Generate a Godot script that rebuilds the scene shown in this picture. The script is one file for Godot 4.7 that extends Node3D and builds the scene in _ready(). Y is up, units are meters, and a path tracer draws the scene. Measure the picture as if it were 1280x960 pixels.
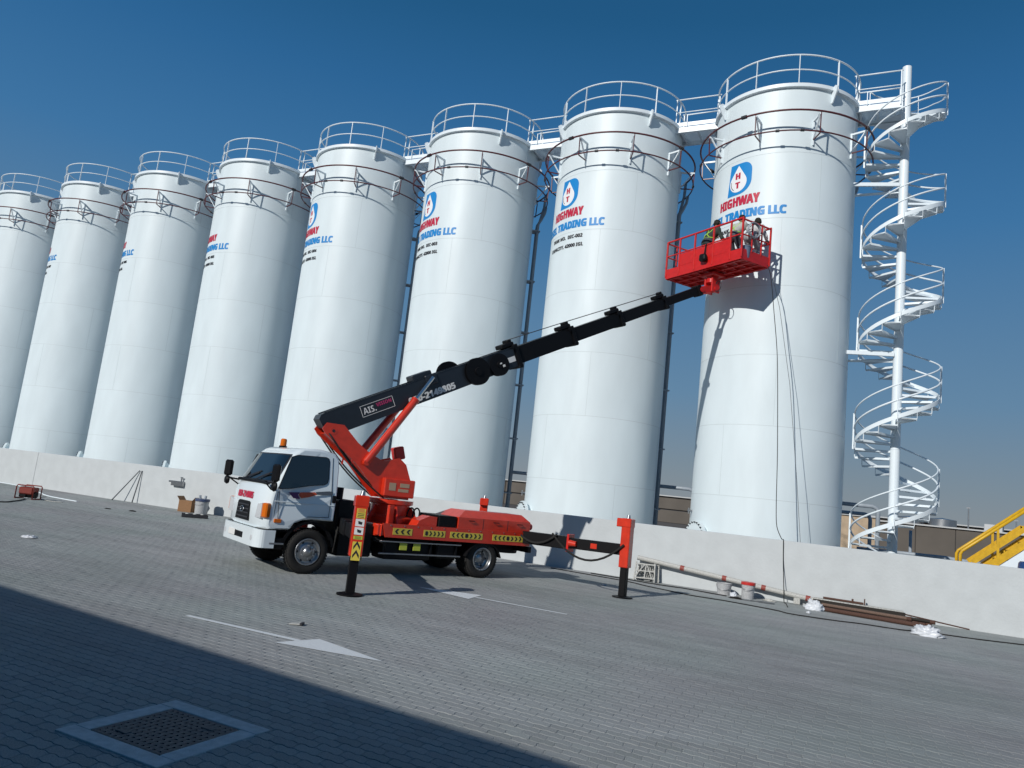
extends Node3D
# A yard with eight white storage tanks, a spiral staircase and a boom lift truck at work.

const TANK_R := 2.05
const TANK_Z := -22.702
const TANK_X := -2.714
const TANK_STEP := 5.322
const WALL_Z := -18.829
const WALL_H := 1.387

var M := {}
var used := {}
var rng := RandomNumberGenerator.new()
var sans: Font
var TR := Transform3D()          # truck frame: x forward, y up, z to its right

# ------------------------------------------------------------------ helpers
func lin(r: float, g: float, b: float) -> Color:
	return Color(r, g, b).linear_to_srgb()

func numbered(n: String) -> String:
	if not used.has(n):
		used[n] = 0
		return n
	used[n] += 1
	return "%s_%03d" % [n, used[n]]

func tag(o: Node, label: String, category: String, group := "") -> void:
	o.set_meta("label", label)
	o.set_meta("category", category)
	if group != "":
		o.set_meta("group", group)

func thing(called: String, label: String, category: String, at := Vector3.ZERO, turn := 0.0, group := "") -> Node3D:
	var o := Node3D.new()
	o.name = numbered(called)
	add_child(o)
	o.position = at
	o.rotation.y = turn
	tag(o, label, category, group)
	return o

func new_st() -> SurfaceTool:
	var st := SurfaceTool.new()
	st.begin(Mesh.PRIMITIVE_TRIANGLES)
	return st

func commit(st: SurfaceTool) -> ArrayMesh:
	st.index()
	st.generate_normals()
	return st.commit()

func put(called: String, mesh: Mesh, m: Material, parent: Node3D, at := Vector3.ZERO) -> MeshInstance3D:
	var o := MeshInstance3D.new()
	o.name = called
	o.mesh = mesh
	o.material_override = m
	o.position = at
	parent.add_child(o, true)
	return o

func part(called: String, st: SurfaceTool, m: Material, parent: Node3D) -> MeshInstance3D:
	return put(called, commit(st), m, parent)

func single(called: String, st: SurfaceTool, m: Material, label: String, category: String, group := "") -> MeshInstance3D:
	var o := part(numbered(called), st, m, self)
	tag(o, label, category, group)
	return o

func structure(called: String, st: SurfaceTool, m: Material) -> MeshInstance3D:
	var o := part(numbered(called), st, m, self)
	o.set_meta("kind", "structure")
	return o

# corners run counter-clockwise seen from outside
func tri(st: SurfaceTool, a: Vector3, b: Vector3, c: Vector3) -> void:
	st.add_vertex(a); st.add_vertex(c); st.add_vertex(b)

func quad(st: SurfaceTool, a: Vector3, b: Vector3, c: Vector3, d: Vector3) -> void:
	tri(st, a, b, c); tri(st, a, c, d)

func flat(st: SurfaceTool) -> void:
	st.set_smooth_group(-1)

func box(st: SurfaceTool, c: Vector3, size: Vector3, b := Basis.IDENTITY, bev := 0.0) -> void:
	flat(st)
	var h := size * 0.5
	if bev <= 0.0:
		var p := []
		for i in 8:
			p.append(c + b * Vector3(h.x if i & 1 else -h.x, h.y if i & 2 else -h.y, h.z if i & 4 else -h.z))
		quad(st, p[4], p[5], p[7], p[6]); quad(st, p[1], p[0], p[2], p[3])
		quad(st, p[5], p[1], p[3], p[7]); quad(st, p[0], p[4], p[6], p[2])
		quad(st, p[6], p[7], p[3], p[2]); quad(st, p[0], p[1], p[5], p[4])
		return
	var e := h - Vector3(bev, bev, bev)
	var X := {}
	for i in 8:
		var s := Vector3(1.0 if i & 1 else -1.0, 1.0 if i & 2 else -1.0, 1.0 if i & 4 else -1.0)
		X[i] = [c + b * Vector3(s.x * h.x, s.y * e.y, s.z * e.z), c + b * Vector3(s.x * e.x, s.y * h.y, s.z * e.z), c + b * Vector3(s.x * e.x, s.y * e.y, s.z * h.z)]
	quad(st, X[4][2], X[5][2], X[7][2], X[6][2]); quad(st, X[1][2], X[0][2], X[2][2], X[3][2])
	quad(st, X[5][0], X[1][0], X[3][0], X[7][0]); quad(st, X[0][0], X[4][0], X[6][0], X[2][0])
	quad(st, X[6][1], X[7][1], X[3][1], X[2][1]); quad(st, X[0][1], X[1][1], X[5][1], X[4][1])
	# edges along y, x and z
	quad(st, X[5][2], X[5][0], X[7][0], X[7][2]); quad(st, X[4][0], X[4][2], X[6][2], X[6][0])
	quad(st, X[1][0], X[1][2], X[3][2], X[3][0]); quad(st, X[0][2], X[0][0], X[2][0], X[2][2])
	quad(st, X[6][2], X[7][2], X[7][1], X[6][1]); quad(st, X[4][1], X[5][1], X[5][2], X[4][2])
	quad(st, X[3][2], X[2][2], X[2][1], X[3][1]); quad(st, X[1][1], X[0][1], X[0][2], X[1][2])
	quad(st, X[7][0], X[3][0], X[3][1], X[7][1]); quad(st, X[5][1], X[1][1], X[1][0], X[5][0])
	quad(st, X[2][0], X[6][0], X[6][1], X[2][1]); quad(st, X[0][1], X[4][1], X[4][0], X[0][0])
	for i in 8:
		var odd: bool = ((i & 1) + ((i >> 1) & 1) + ((i >> 2) & 1)) % 2 == 1
		if odd: tri(st, X[i][0], X[i][1], X[i][2])
		else: tri(st, X[i][0], X[i][2], X[i][1])

func frame_of(d: Vector3) -> Basis:
	var z := d.normalized()
	var t := Vector3.UP if absf(z.y) < 0.95 else Vector3.RIGHT
	var x := t.cross(z).normalized()
	return Basis(x, z.cross(x), z)

# a bar of rectangular section from a to b
func bar(st: SurfaceTool, a: Vector3, b: Vector3, w: float, h: float, bev := 0.0) -> void:
	box(st, (a + b) * 0.5, Vector3(w, h, a.distance_to(b)), frame_of(b - a), bev)

# a tapered round rod, closed
func rod(st: SurfaceTool, a: Vector3, b: Vector3, r0: float, r1: float, n := 10) -> void:
	var f := frame_of(b - a)
	st.set_smooth_group(1)
	for i in n:
		var t0 := TAU * i / n
		var t1 := TAU * (i + 1) / n
		var d0 := f.x * cos(t0) + f.y * sin(t0)
		var d1 := f.x * cos(t1) + f.y * sin(t1)
		quad(st, a + d0 * r0, a + d1 * r0, b + d1 * r1, b + d0 * r1)
	flat(st)
	for i in n:
		var t0 := TAU * i / n
		var t1 := TAU * (i + 1) / n
		var d0 := f.x * cos(t0) + f.y * sin(t0)
		var d1 := f.x * cos(t1) + f.y * sin(t1)
		tri(st, b, b + d0 * r1, b + d1 * r1)
		tri(st, a, a + d1 * r0, a + d0 * r0)

# a tube along points
func tube(st: SurfaceTool, pts: Array, r: float, n := 8, closed := false, flatten := 1.0) -> void:
	st.set_smooth_group(1)
	var rings := []
	var c := pts.size()
	var prev := Vector3.ZERO
	for i in c:
		var t: Vector3
		if closed:
			t = (pts[(i + 1) % c] - pts[(i - 1 + c) % c]).normalized()
		else:
			t = (pts[mini(i + 1, c - 1)] - pts[maxi(i - 1, 0)]).normalized()
		var x: Vector3
		if i == 0:
			x = frame_of(t).x
		else:
			x = (prev - t * prev.dot(t)).normalized()
		prev = x
		var y := t.cross(x)
		var ring := []
		for k in n:
			var a := TAU * k / n
			ring.append(pts[i] + (x * cos(a) + y * sin(a) * flatten) * r)
		rings.append(ring)
	for i in (c if closed else c - 1):
		var A: Array = rings[i]
		var B: Array = rings[(i + 1) % c]
		for k in n:
			quad(st, A[k], A[(k + 1) % n], B[(k + 1) % n], B[k])
	if not closed:
		for k in range(1, n - 1):
			tri(st, rings[0][0], rings[0][k + 1], rings[0][k])
			tri(st, rings[c - 1][0], rings[c - 1][k], rings[c - 1][k + 1])

# profile of [radius, height] turned round an axis through o
func lathe(st: SurfaceTool, o: Vector3, prof: Array, n := 32, f := Basis.IDENTITY, sharp := true) -> void:
	for j in prof.size() - 1:
		st.set_smooth_group(2 + j if sharp else 1)
		var p0: Array = prof[j]
		var p1: Array = prof[j + 1]
		for i in n:
			var a := TAU * i / n
			var b := TAU * (i + 1) / n
			var A := o + f * Vector3(p0[0] * sin(a), p0[1], p0[0] * cos(a))
			var B := o + f * Vector3(p0[0] * sin(b), p0[1], p0[0] * cos(b))
			var C := o + f * Vector3(p1[0] * sin(b), p1[1], p1[0] * cos(b))
			var D := o + f * Vector3(p1[0] * sin(a), p1[1], p1[0] * cos(a))
			if p0[0] < 0.0001: tri(st, A, C, D)
			elif p1[0] < 0.0001: tri(st, A, B, D)
			else: quad(st, A, B, C, D)

# a flat outline (x, y) given depth along z of the frame
func prism(st: SurfaceTool, outline: PackedVector2Array, o: Vector3, f: Basis, depth: float) -> void:
	flat(st)
	var poly := outline.duplicate()
	if Geometry2D.is_polygon_clockwise(poly):
		poly.reverse()
	var idx := Geometry2D.triangulate_polygon(poly)
	var n := poly.size()
	for k in range(0, idx.size(), 3):
		var v := []
		for m in 3:
			v.append(poly[idx[k + m]])
		var area: float = (v[1] - v[0]).cross(v[2] - v[0])
		if area < 0.0:
			v = [v[0], v[2], v[1]]
		var a := o + f * Vector3(v[0].x, v[0].y, depth)
		var b := o + f * Vector3(v[1].x, v[1].y, depth)
		var c := o + f * Vector3(v[2].x, v[2].y, depth)
		tri(st, a, b, c)
		if depth > 0.0:
			var back := f * Vector3(0, 0, -depth)
			tri(st, a + back, c + back, b + back)
	if depth > 0.0:
		for k in n:
			var p := poly[k]
			var q := poly[(k + 1) % n]
			quad(st, o + f * Vector3(p.x, p.y, 0), o + f * Vector3(q.x, q.y, 0), o + f * Vector3(q.x, q.y, depth), o + f * Vector3(p.x, p.y, depth))

func pv(a: Array) -> PackedVector2Array:
	var r := PackedVector2Array()
	for k in range(0, a.size(), 2):
		r.append(Vector2(a[k], a[k + 1]))
	return r

# letters as flat triangles, fitted to width and height, lower left at the origin
func letters(txt: String, width: float, height: float) -> PackedVector2Array:
	var t := TextMesh.new()
	t.text = txt
	t.font = sans
	t.font_size = 64
	t.pixel_size = 0.01
	t.depth = 0.0
	t.curve_step = 4.0
	var arr := t.get_mesh_arrays()
	var v: PackedVector3Array = arr[Mesh.ARRAY_VERTEX]
	var ix = arr[Mesh.ARRAY_INDEX]
	var flatv := PackedVector2Array()
	if ix != null and ix.size() > 0:
		for i in ix:
			flatv.append(Vector2(v[i].x, v[i].y))
	else:
		for q in v:
			flatv.append(Vector2(q.x, q.y))
	var lo := Vector2(1e9, 1e9)
	var hi := Vector2(-1e9, -1e9)
	for q in flatv:
		lo = lo.min(q); hi = hi.max(q)
	var s := Vector2(width / (hi.x - lo.x), height / (hi.y - lo.y))
	for i in flatv.size():
		flatv[i] = (flatv[i] - lo) * s
	return flatv

func flat_letters(st: SurfaceTool, txt: String, width: float, height: float, o: Vector3, f: Basis, heavy := 0.0) -> void:
	flat(st)
	if heavy > 0.0:
		# broad strokes: the letters laid again beside themselves
		for k in 4:
			flat_letters(st, txt, width - heavy, height - heavy * 0.6, o + f * Vector3(heavy * (k % 2), heavy * 0.6 * (k / 2), 0.0006 * k), f)
		return
	var v := letters(txt, width, height)
	for k in range(0, v.size() - 2, 3):
		var a := v[k]; var b := v[k + 1]; var c := v[k + 2]
		if (b - a).cross(c - a) < 0.0:
			var s := b; b = c; c = s
		tri(st, o + f * Vector3(a.x, a.y, 0), o + f * Vector3(b.x, b.y, 0), o + f * Vector3(c.x, c.y, 0))

func on_shell(az: float, y: float, r: float) -> Vector3:
	return Vector3(r * sin(az), y, r * cos(az))

func wrap_tris(st: SurfaceTool, v: PackedVector2Array, az0: float, y0: float, r: float) -> void:
	st.set_smooth_group(3)
	for k in range(0, v.size() - 2, 3):
		var a := v[k]; var b := v[k + 1]; var c := v[k + 2]
		if (b - a).cross(c - a) < 0.0:
			var s := b; b = c; c = s
		tri(st, on_shell(az0 + a.x / r, y0 + a.y, r), on_shell(az0 + b.x / r, y0 + b.y, r), on_shell(az0 + c.x / r, y0 + c.y, r))

func wrap_letters(st: SurfaceTool, txt: String, width: float, height: float, az0: float, y0: float, r: float, heavy: float) -> void:
	var v := letters(txt, width - heavy, height - heavy * 0.6)
	for k in 6:
		wrap_tris(st, v, az0 + heavy * (k % 3) * 0.5 / r, y0 + heavy * 0.6 * (k / 3), r + 0.0006 * k)

# an outline in metres round the shell, cut in strips so that it bends
func wrap_shape(st: SurfaceTool, outline: PackedVector2Array, az0: float, y0: float, r: float, hole := PackedVector2Array()) -> void:
	var lo := 1e9
	var hi := -1e9
	for q in outline:
		lo = minf(lo, q.x); hi = maxf(hi, q.x)
	var n := int(ceil((hi - lo) / 0.05))
	for i in n:
		var x0 := lo + (hi - lo) * i / n
		var x1 := lo + (hi - lo) * (i + 1) / n
		var strip := PackedVector2Array([Vector2(x0, -9), Vector2(x1, -9), Vector2(x1, 9), Vector2(x0, 9)])
		var pieces := Geometry2D.intersect_polygons(outline, strip)
		if hole.size() > 0:
			var cut := []
			for pc in pieces:
				# a strip meets the hole in one piece above and one below
				for c in Geometry2D.clip_polygons(pc, hole):
					cut.append(c)
			pieces.assign(cut)
		for pc in pieces:
			var idx := Geometry2D.triangulate_polygon(pc)
			var v := PackedVector2Array()
			for k in idx:
				v.append(pc[k])
			wrap_tris(st, v, az0, y0, r)

# ------------------------------------------------------------------ materials
func noise_tex(freq: float, lo: float, hi: float, octaves := 4, size := 512, seed_ := 1, normal := 0.0) -> NoiseTexture2D:
	var n := FastNoiseLite.new()
	n.noise_type = FastNoiseLite.TYPE_SIMPLEX_SMOOTH
	n.frequency = freq
	n.seed = seed_
	n.fractal_octaves = octaves
	var t := NoiseTexture2D.new()
	t.width = size
	t.height = size
	t.seamless = true
	t.noise = n
	if normal > 0.0:
		t.as_normal_map = true
		t.bump_strength = normal
	else:
		var g := Gradient.new()
		g.set_color(0, Color(lo, lo, lo))
		g.set_color(1, Color(hi, hi, hi))
		t.color_ramp = g
	return t

func paint(c: Color, rough := 0.5, metal := 0.0, worn := 0.0, scale := 1.0, bump := 0.0) -> StandardMaterial3D:
	var m := StandardMaterial3D.new()
	m.albedo_color = c
	m.roughness = rough
	m.metallic = metal
	if worn > 0.0 or bump > 0.0:
		m.uv1_triplanar = true
		m.uv1_world_triplanar = true
		m.uv1_scale = Vector3.ONE * scale
	if worn > 0.0:
		m.albedo_texture = T["worn"] if worn < 0.5 else T["dirty"]
	if bump > 0.0:
		m.normal_enabled = true
		m.normal_texture = T["grain"]
		m.normal_scale = bump
	return m

var T := {}

func make_materials() -> void:
	var sf := SystemFont.new()
	sf.font_names = PackedStringArray(["Droid Sans"])
	sf.font_weight = 700
	sans = sf
	T["worn"] = noise_tex(0.012, 0.86, 1.0, 5, 512, 3)
	T["dirty"] = noise_tex(0.02, 0.6, 1.0, 6, 512, 9)
	T["grain"] = noise_tex(0.06, 0, 1, 4, 512, 5, 4.0)
	T["waves"] = noise_tex(0.008, 0, 1, 2, 512, 8, 3.0)
	M.tank = paint(lin(0.71, 0.795, 0.825), 0.46)
	M.tank.metallic_specular = 0.45
	M.tank.uv1_triplanar = true
	M.tank.uv1_world_triplanar = true
	M.tank.uv1_scale = Vector3(0.22, 0.06, 0.22)
	M.tank.albedo_texture = noise_tex(0.012, 0.955, 1.0, 4, 512, 21)
	M.tank.normal_enabled = true
	M.tank.normal_texture = T["waves"]
	M.tank.normal_scale = 0.10
	M.weld = paint(lin(0.55, 0.61, 0.63), 0.6)
	M.white_steel = paint(lin(0.74, 0.81, 0.85), 0.4)
	M.maroon = paint(lin(0.10, 0.018, 0.022), 0.4)
	M.pipe_grey = paint(lin(0.36, 0.41, 0.46), 0.45, 0.0, 0.1, 1.0)
	M.dark_fit = paint(lin(0.03, 0.03, 0.035), 0.5)
	M.logo_blue = paint(lin(0.004, 0.225, 0.58), 0.5)
	M.logo_red = paint(lin(0.50, 0.012, 0.05), 0.5)
	M.logo_white = paint(lin(0.82, 0.83, 0.84), 0.4)
	M.ink = paint(lin(0.02, 0.02, 0.025), 0.5)
	M.wall = paint(lin(0.53, 0.56, 0.57), 0.75, 0.0, 0.0, 0.35, 0.10)
	M.wall.albedo_texture = noise_tex(0.01, 0.955, 1.0, 6, 512, 44)
	M.joint = paint(lin(0.22, 0.22, 0.21), 0.9)
	M.sand = paint(lin(0.41, 0.43, 0.425), 0.95, 0.0, 0.1, 0.9, 0.5)
	M.desert = paint(lin(0.38, 0.34, 0.29), 0.95, 0.0, 0.6, 0.05, 0.4)
	M.concrete = paint(lin(0.54, 0.55, 0.54), 0.85, 0.0, 0.6, 0.7, 0.4)
	M.line = paint(lin(0.86, 0.90, 0.92), 0.75, 0.0, 0.0, 9.0, 0.6)
	M.line.albedo_texture = noise_tex(0.05, 0.78, 1.0, 5, 512, 61)
	M.iron = paint(lin(0.13, 0.135, 0.14), 0.7, 0.0, 0.6, 2.0, 0.4)
	M.red = paint(lin(0.70, 0.038, 0.012), 0.32, 0.0, 0.1, 0.9)
	M.red.clearcoat_enabled = true
	M.red.clearcoat = 0.5
	M.red.clearcoat_roughness = 0.15
	M.basket_red = paint(lin(0.66, 0.016, 0.012), 0.38, 0.0, 0.1, 0.9)
	M.navy = paint(lin(0.017, 0.022, 0.030), 0.35, 0.0, 0.1, 0.9)
	M.black = paint(lin(0.005, 0.005, 0.006), 0.5)
	M.black.metallic_specular = 0.3
	M.rubber = paint(lin(0.022, 0.021, 0.020), 0.9, 0.0, 0.6, 3.0, 0.3)
	M.cab_white = paint(lin(0.72, 0.79, 0.82), 0.22)
	M.cab_white.clearcoat_enabled = true
	M.cab_white.clearcoat = 0.6
	M.cab_white.clearcoat_roughness = 0.08
	M.glass = paint(lin(0.006, 0.008, 0.010), 0.03)
	M.glass.metallic_specular = 0.8
	M.chrome = paint(lin(0.62, 0.63, 0.64), 0.18, 1.0)
	M.steel = paint(lin(0.42, 0.43, 0.44), 0.35, 0.9, 0.1, 2.0)
	M.lamp_clear = paint(lin(0.72, 0.74, 0.76), 0.08, 0.3)
	M.amber = paint(lin(0.62, 0.14, 0.012), 0.15)
	M.yellow_sticker = paint(lin(0.66, 0.52, 0.07), 0.5)
	M.lime_sticker = paint(lin(0.50, 0.55, 0.06), 0.5)
	M.white_sticker = paint(lin(0.72, 0.72, 0.70), 0.5)
	M.beige_plate = paint(lin(0.40, 0.30, 0.20), 0.5)
	M.purple = paint(lin(0.10, 0.02, 0.12), 0.4)
	M.orange = paint(lin(0.60, 0.08, 0.03), 0.4)
	M.grey_stripe = paint(lin(0.10, 0.12, 0.14), 0.4)
	M.pink = paint(lin(0.55, 0.04, 0.16), 0.4)
	M.yellow = paint(lin(0.72, 0.42, 0.012), 0.4, 0.0, 0.1, 1.0)
	M.brown_wall = paint(lin(0.115, 0.10, 0.085), 0.8, 0.0, 0.1, 0.06)
	M.beige_wall = paint(lin(0.50, 0.38, 0.26), 0.8, 0.0, 0.1, 0.3)
	M.roof_grey = paint(lin(0.45, 0.46, 0.46), 0.6)
	M.rust = paint(lin(0.13, 0.062, 0.042), 0.85, 0.0, 0.6, 4.0, 0.6)
	M.rust_pale = paint(lin(0.24, 0.155, 0.115), 0.85, 0.0, 0.6, 4.0, 0.6)
	M.surround = paint(lin(0.58, 0.60, 0.60), 0.85, 0.0, 0.1, 1.5, 0.3)
	M.old_white = paint(lin(0.70, 0.70, 0.66), 0.6, 0.0, 0.6, 4.0, 0.3)
	M.red_band = paint(lin(0.42, 0.08, 0.06), 0.6, 0.0, 0.6, 4.0)
	M.plastic_bag = paint(lin(0.62, 0.65, 0.69), 0.4)
	M.plastic_bag.backlight_enabled = true
	M.plastic_bag.backlight = Color(0.25, 0.26, 0.28)
	M.cardboard = paint(lin(0.30, 0.16, 0.075), 0.85, 0.0, 0.1, 2.0)
	M.bucket_white = paint(lin(0.66, 0.67, 0.68), 0.4, 0.0, 0.6, 3.5)
	M.bucket_blue = paint(lin(0.05, 0.07, 0.14), 0.4)
	M.bucket_red = paint(lin(0.50, 0.025, 0.02), 0.4)
	M.generator_red = paint(lin(0.32, 0.035, 0.02), 0.5, 0.0, 0.6, 3.0)
	M.plaster = paint(lin(0.10, 0.10, 0.10), 0.7, 0.0, 0.1, 0.3)
	M.dark_wood = paint(lin(0.03, 0.024, 0.018), 0.8, 0.0, 0.6, 4.0)
	M.skin = paint(lin(0.22, 0.12, 0.07), 0.55)
	M.hair = paint(lin(0.008, 0.007, 0.007), 0.5)
	M.trousers = paint(lin(0.045, 0.05, 0.06), 0.85, 0.0, 0.6, 6.0)
	M.shirt_grey = paint(lin(0.40, 0.40, 0.36), 0.85, 0.0, 0.6, 6.0)
	M.shirt_dark = paint(lin(0.035, 0.045, 0.04), 0.85, 0.0, 0.6, 6.0)
	M.lime = paint(lin(0.36, 0.62, 0.06), 0.6)
	M.blue_cloth = paint(lin(0.14, 0.18, 0.26), 0.8)
	M.rope = paint(lin(0.10, 0.11, 0.12), 0.8)
	M.paver = StandardMaterial3D.new()
	M.paver.vertex_color_use_as_albedo = true
	M.paver.roughness = 0.82
	M.paver.uv1_triplanar = true
	M.paver.uv1_world_triplanar = true
	M.paver.uv1_scale = Vector3.ONE * 1.7
	M.paver.albedo_texture = noise_tex(0.09, 0.80, 1.0, 5, 512, 33)
	M.paver.normal_enabled = true
	M.paver.normal_texture = T["grain"]
	M.paver.normal_scale = 0.5

# ------------------------------------------------------------------ the place
func _ready() -> void:
	rng.seed = 20
	var cam := Camera3D.new()
	cam.name = "camera"
	cam.transform = Transform3D(Basis(Vector3(0.89836311, 0.10757523, -0.42587709), Vector3(-0.03285561, 0.98328785, 0.17906845), Vector3(0.4380231, -0.14687604, 0.88688398)).orthonormalized(), Vector3(0, 1.76, 0))
	cam.fov = 54.8165
	cam.near = 0.05
	cam.far = 9000.0
	add_child(cam)
	cam.make_current()
	var env := Environment.new()
	env.background_mode = Environment.BG_SKY
	env.sky = Sky.new()
	env.sky.sky_material = make_sky()
	env.background_energy_multiplier = 1.0
	env.tonemap_mode = Environment.TONE_MAPPER_LINEAR
	env.tonemap_exposure = 1.0
	env.sdfgi_enabled = true
	env.ssao_enabled = true
	env.ssil_enabled = true
	var we := WorldEnvironment.new()
	we.name = "environment"
	we.environment = env
	add_child(we)
	var sun := DirectionalLight3D.new()
	sun.name = "sun"
	sun.light_color = Color(1.0, 0.985, 0.96)
	sun.light_energy = 1.15
	sun.light_angular_distance = 0.5
	sun.shadow_enabled = true
	sun.basis = Basis.looking_at(Vector3(0.2005, -0.482, -0.853), Vector3.UP)
	add_child(sun)

	make_materials()
	make_ground()
	make_pavers()
	make_markings()
	make_manhole()
	make_wall()
	make_building_behind()
	make_tanks()
	make_walkways()
	make_spiral_stair()
	make_background()
	make_truck()
	make_workers()
	make_clutter()

func make_sky() -> PanoramaSkyMaterial:
	var knots := [[-90.0, 100, 100, 98], [-4.0, 118, 120, 120], [0.0, 137, 143, 147], [3.5, 123, 140, 153], [9.0, 99, 134, 164], [21.0, 62, 115, 162], [29.0, 45, 100, 149], [35.0, 34, 88, 132], [50.0, 25, 70, 112], [90.0, 19, 54, 92]]
	var img := Image.create(8, 512, false, Image.FORMAT_RGBF)
	for y in 512:
		var el := 90.0 - 180.0 * (y + 0.5) / 512.0
		var c := Color.BLACK
		for k in knots.size() - 1:
			if el >= knots[k][0] and el <= knots[k + 1][0]:
				var t: float = (el - knots[k][0]) / (knots[k + 1][0] - knots[k][0])
				var a := Color8(knots[k][1], knots[k][2], knots[k][3]).srgb_to_linear()
				var b := Color8(knots[k + 1][1], knots[k + 1][2], knots[k + 1][3]).srgb_to_linear()
				c = a.lerp(b, t)
		for x in 8:
			img.set_pixel(x, y, c)
	var m := PanoramaSkyMaterial.new()
	m.panorama = ImageTexture.create_from_image(img)
	m.filter = true
	return m

func make_ground() -> void:
	var st := new_st()
	flat(st)
	var y := -0.06
	quad(st, Vector3(-4000, y, 4000), Vector3(4000, y, 4000), Vector3(4000, y, -4000), Vector3(-4000, y, -4000))
	structure("ground", st, M.desert)
	st = new_st()
	flat(st)
	y = -0.02
	quad(st, Vector3(-90, y, WALL_Z - 0.3), Vector3(60, y, WALL_Z - 0.3), Vector3(60, y, -40), Vector3(-90, y, -40))
	structure("bund_floor", st, M.concrete)

# outline of one interlocking paver, its edges repeat along both axes
func paver_outline(L: float, W: float, gap: float) -> PackedVector2Array:
	var d := 0.0065
	var p := []
	for q in [[0.0, 0.0], [0.125, d], [0.375, -d], [0.625, d], [0.875, -d]]:
		p.append(Vector2(q[0] * L, q[1]))
	p.append(Vector2(L, 0)); p.append(Vector2(L + d, W * 0.3)); p.append(Vector2(L - d, W * 0.7))
	for q in [[1.0, 0.0], [0.875, -d], [0.625, d], [0.375, -d], [0.125, d]]:
		p.append(Vector2(q[0] * L, W + q[1]))
	p.append(Vector2(0, W)); p.append(Vector2(-d, W * 0.7)); p.append(Vector2(d, W * 0.3))
	var poly := PackedVector2Array(p)
	var off := Geometry2D.offset_polygon(poly, -gap * 0.5, Geometry2D.JOIN_MITER)
	var r: PackedVector2Array = off[0]
	var c := Vector2(L * 0.5, W * 0.5)
	for i in r.size():
		r[i] -= c
	return r

func paver_mesh(L: float, W: float, tint: Color) -> ArrayMesh:
	var st := new_st()
	var top := paver_outline(L, W, 0.010)
	var low := paver_outline(L, W, 0.005)
	if Geometry2D.is_polygon_clockwise(top): top.reverse()
	if Geometry2D.is_polygon_clockwise(low): low.reverse()
	st.set_color(tint)
	flat(st)
	var idx := Geometry2D.triangulate_polygon(top)
	for k in range(0, idx.size(), 3):
		var a := top[idx[k]]; var b := top[idx[k + 1]]; var c := top[idx[k + 2]]
		if (b - a).cross(c - a) < 0.0:
			var s := b; b = c; c = s
		tri(st, Vector3(a.x, 0, -a.y), Vector3(b.x, 0, -b.y), Vector3(c.x, 0, -c.y))
	if top.size() == low.size():
		var n := top.size()
		# both outlines are turned so that they begin at the nearest corner
		var s0 := 0
		for i in n:
			if low[i].distance_to(top[0]) < low[s0].distance_to(top[0]): s0 = i
		for i in n:
			var p := top[i]; var q := top[(i + 1) % n]
			var u := low[(i + s0) % n]; var v := low[(i + 1 + s0) % n]
			quad(st, Vector3(u.x, -0.0025, -u.y), Vector3(v.x, -0.0025, -v.y), Vector3(q.x, 0, -q.y), Vector3(p.x, 0, -p.y))
			quad(st, Vector3(u.x, -0.02, -u.y), Vector3(v.x, -0.02, -v.y), Vector3(v.x, -0.0025, -v.y), Vector3(u.x, -0.0025, -u.y))
	return commit(st)

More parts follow.
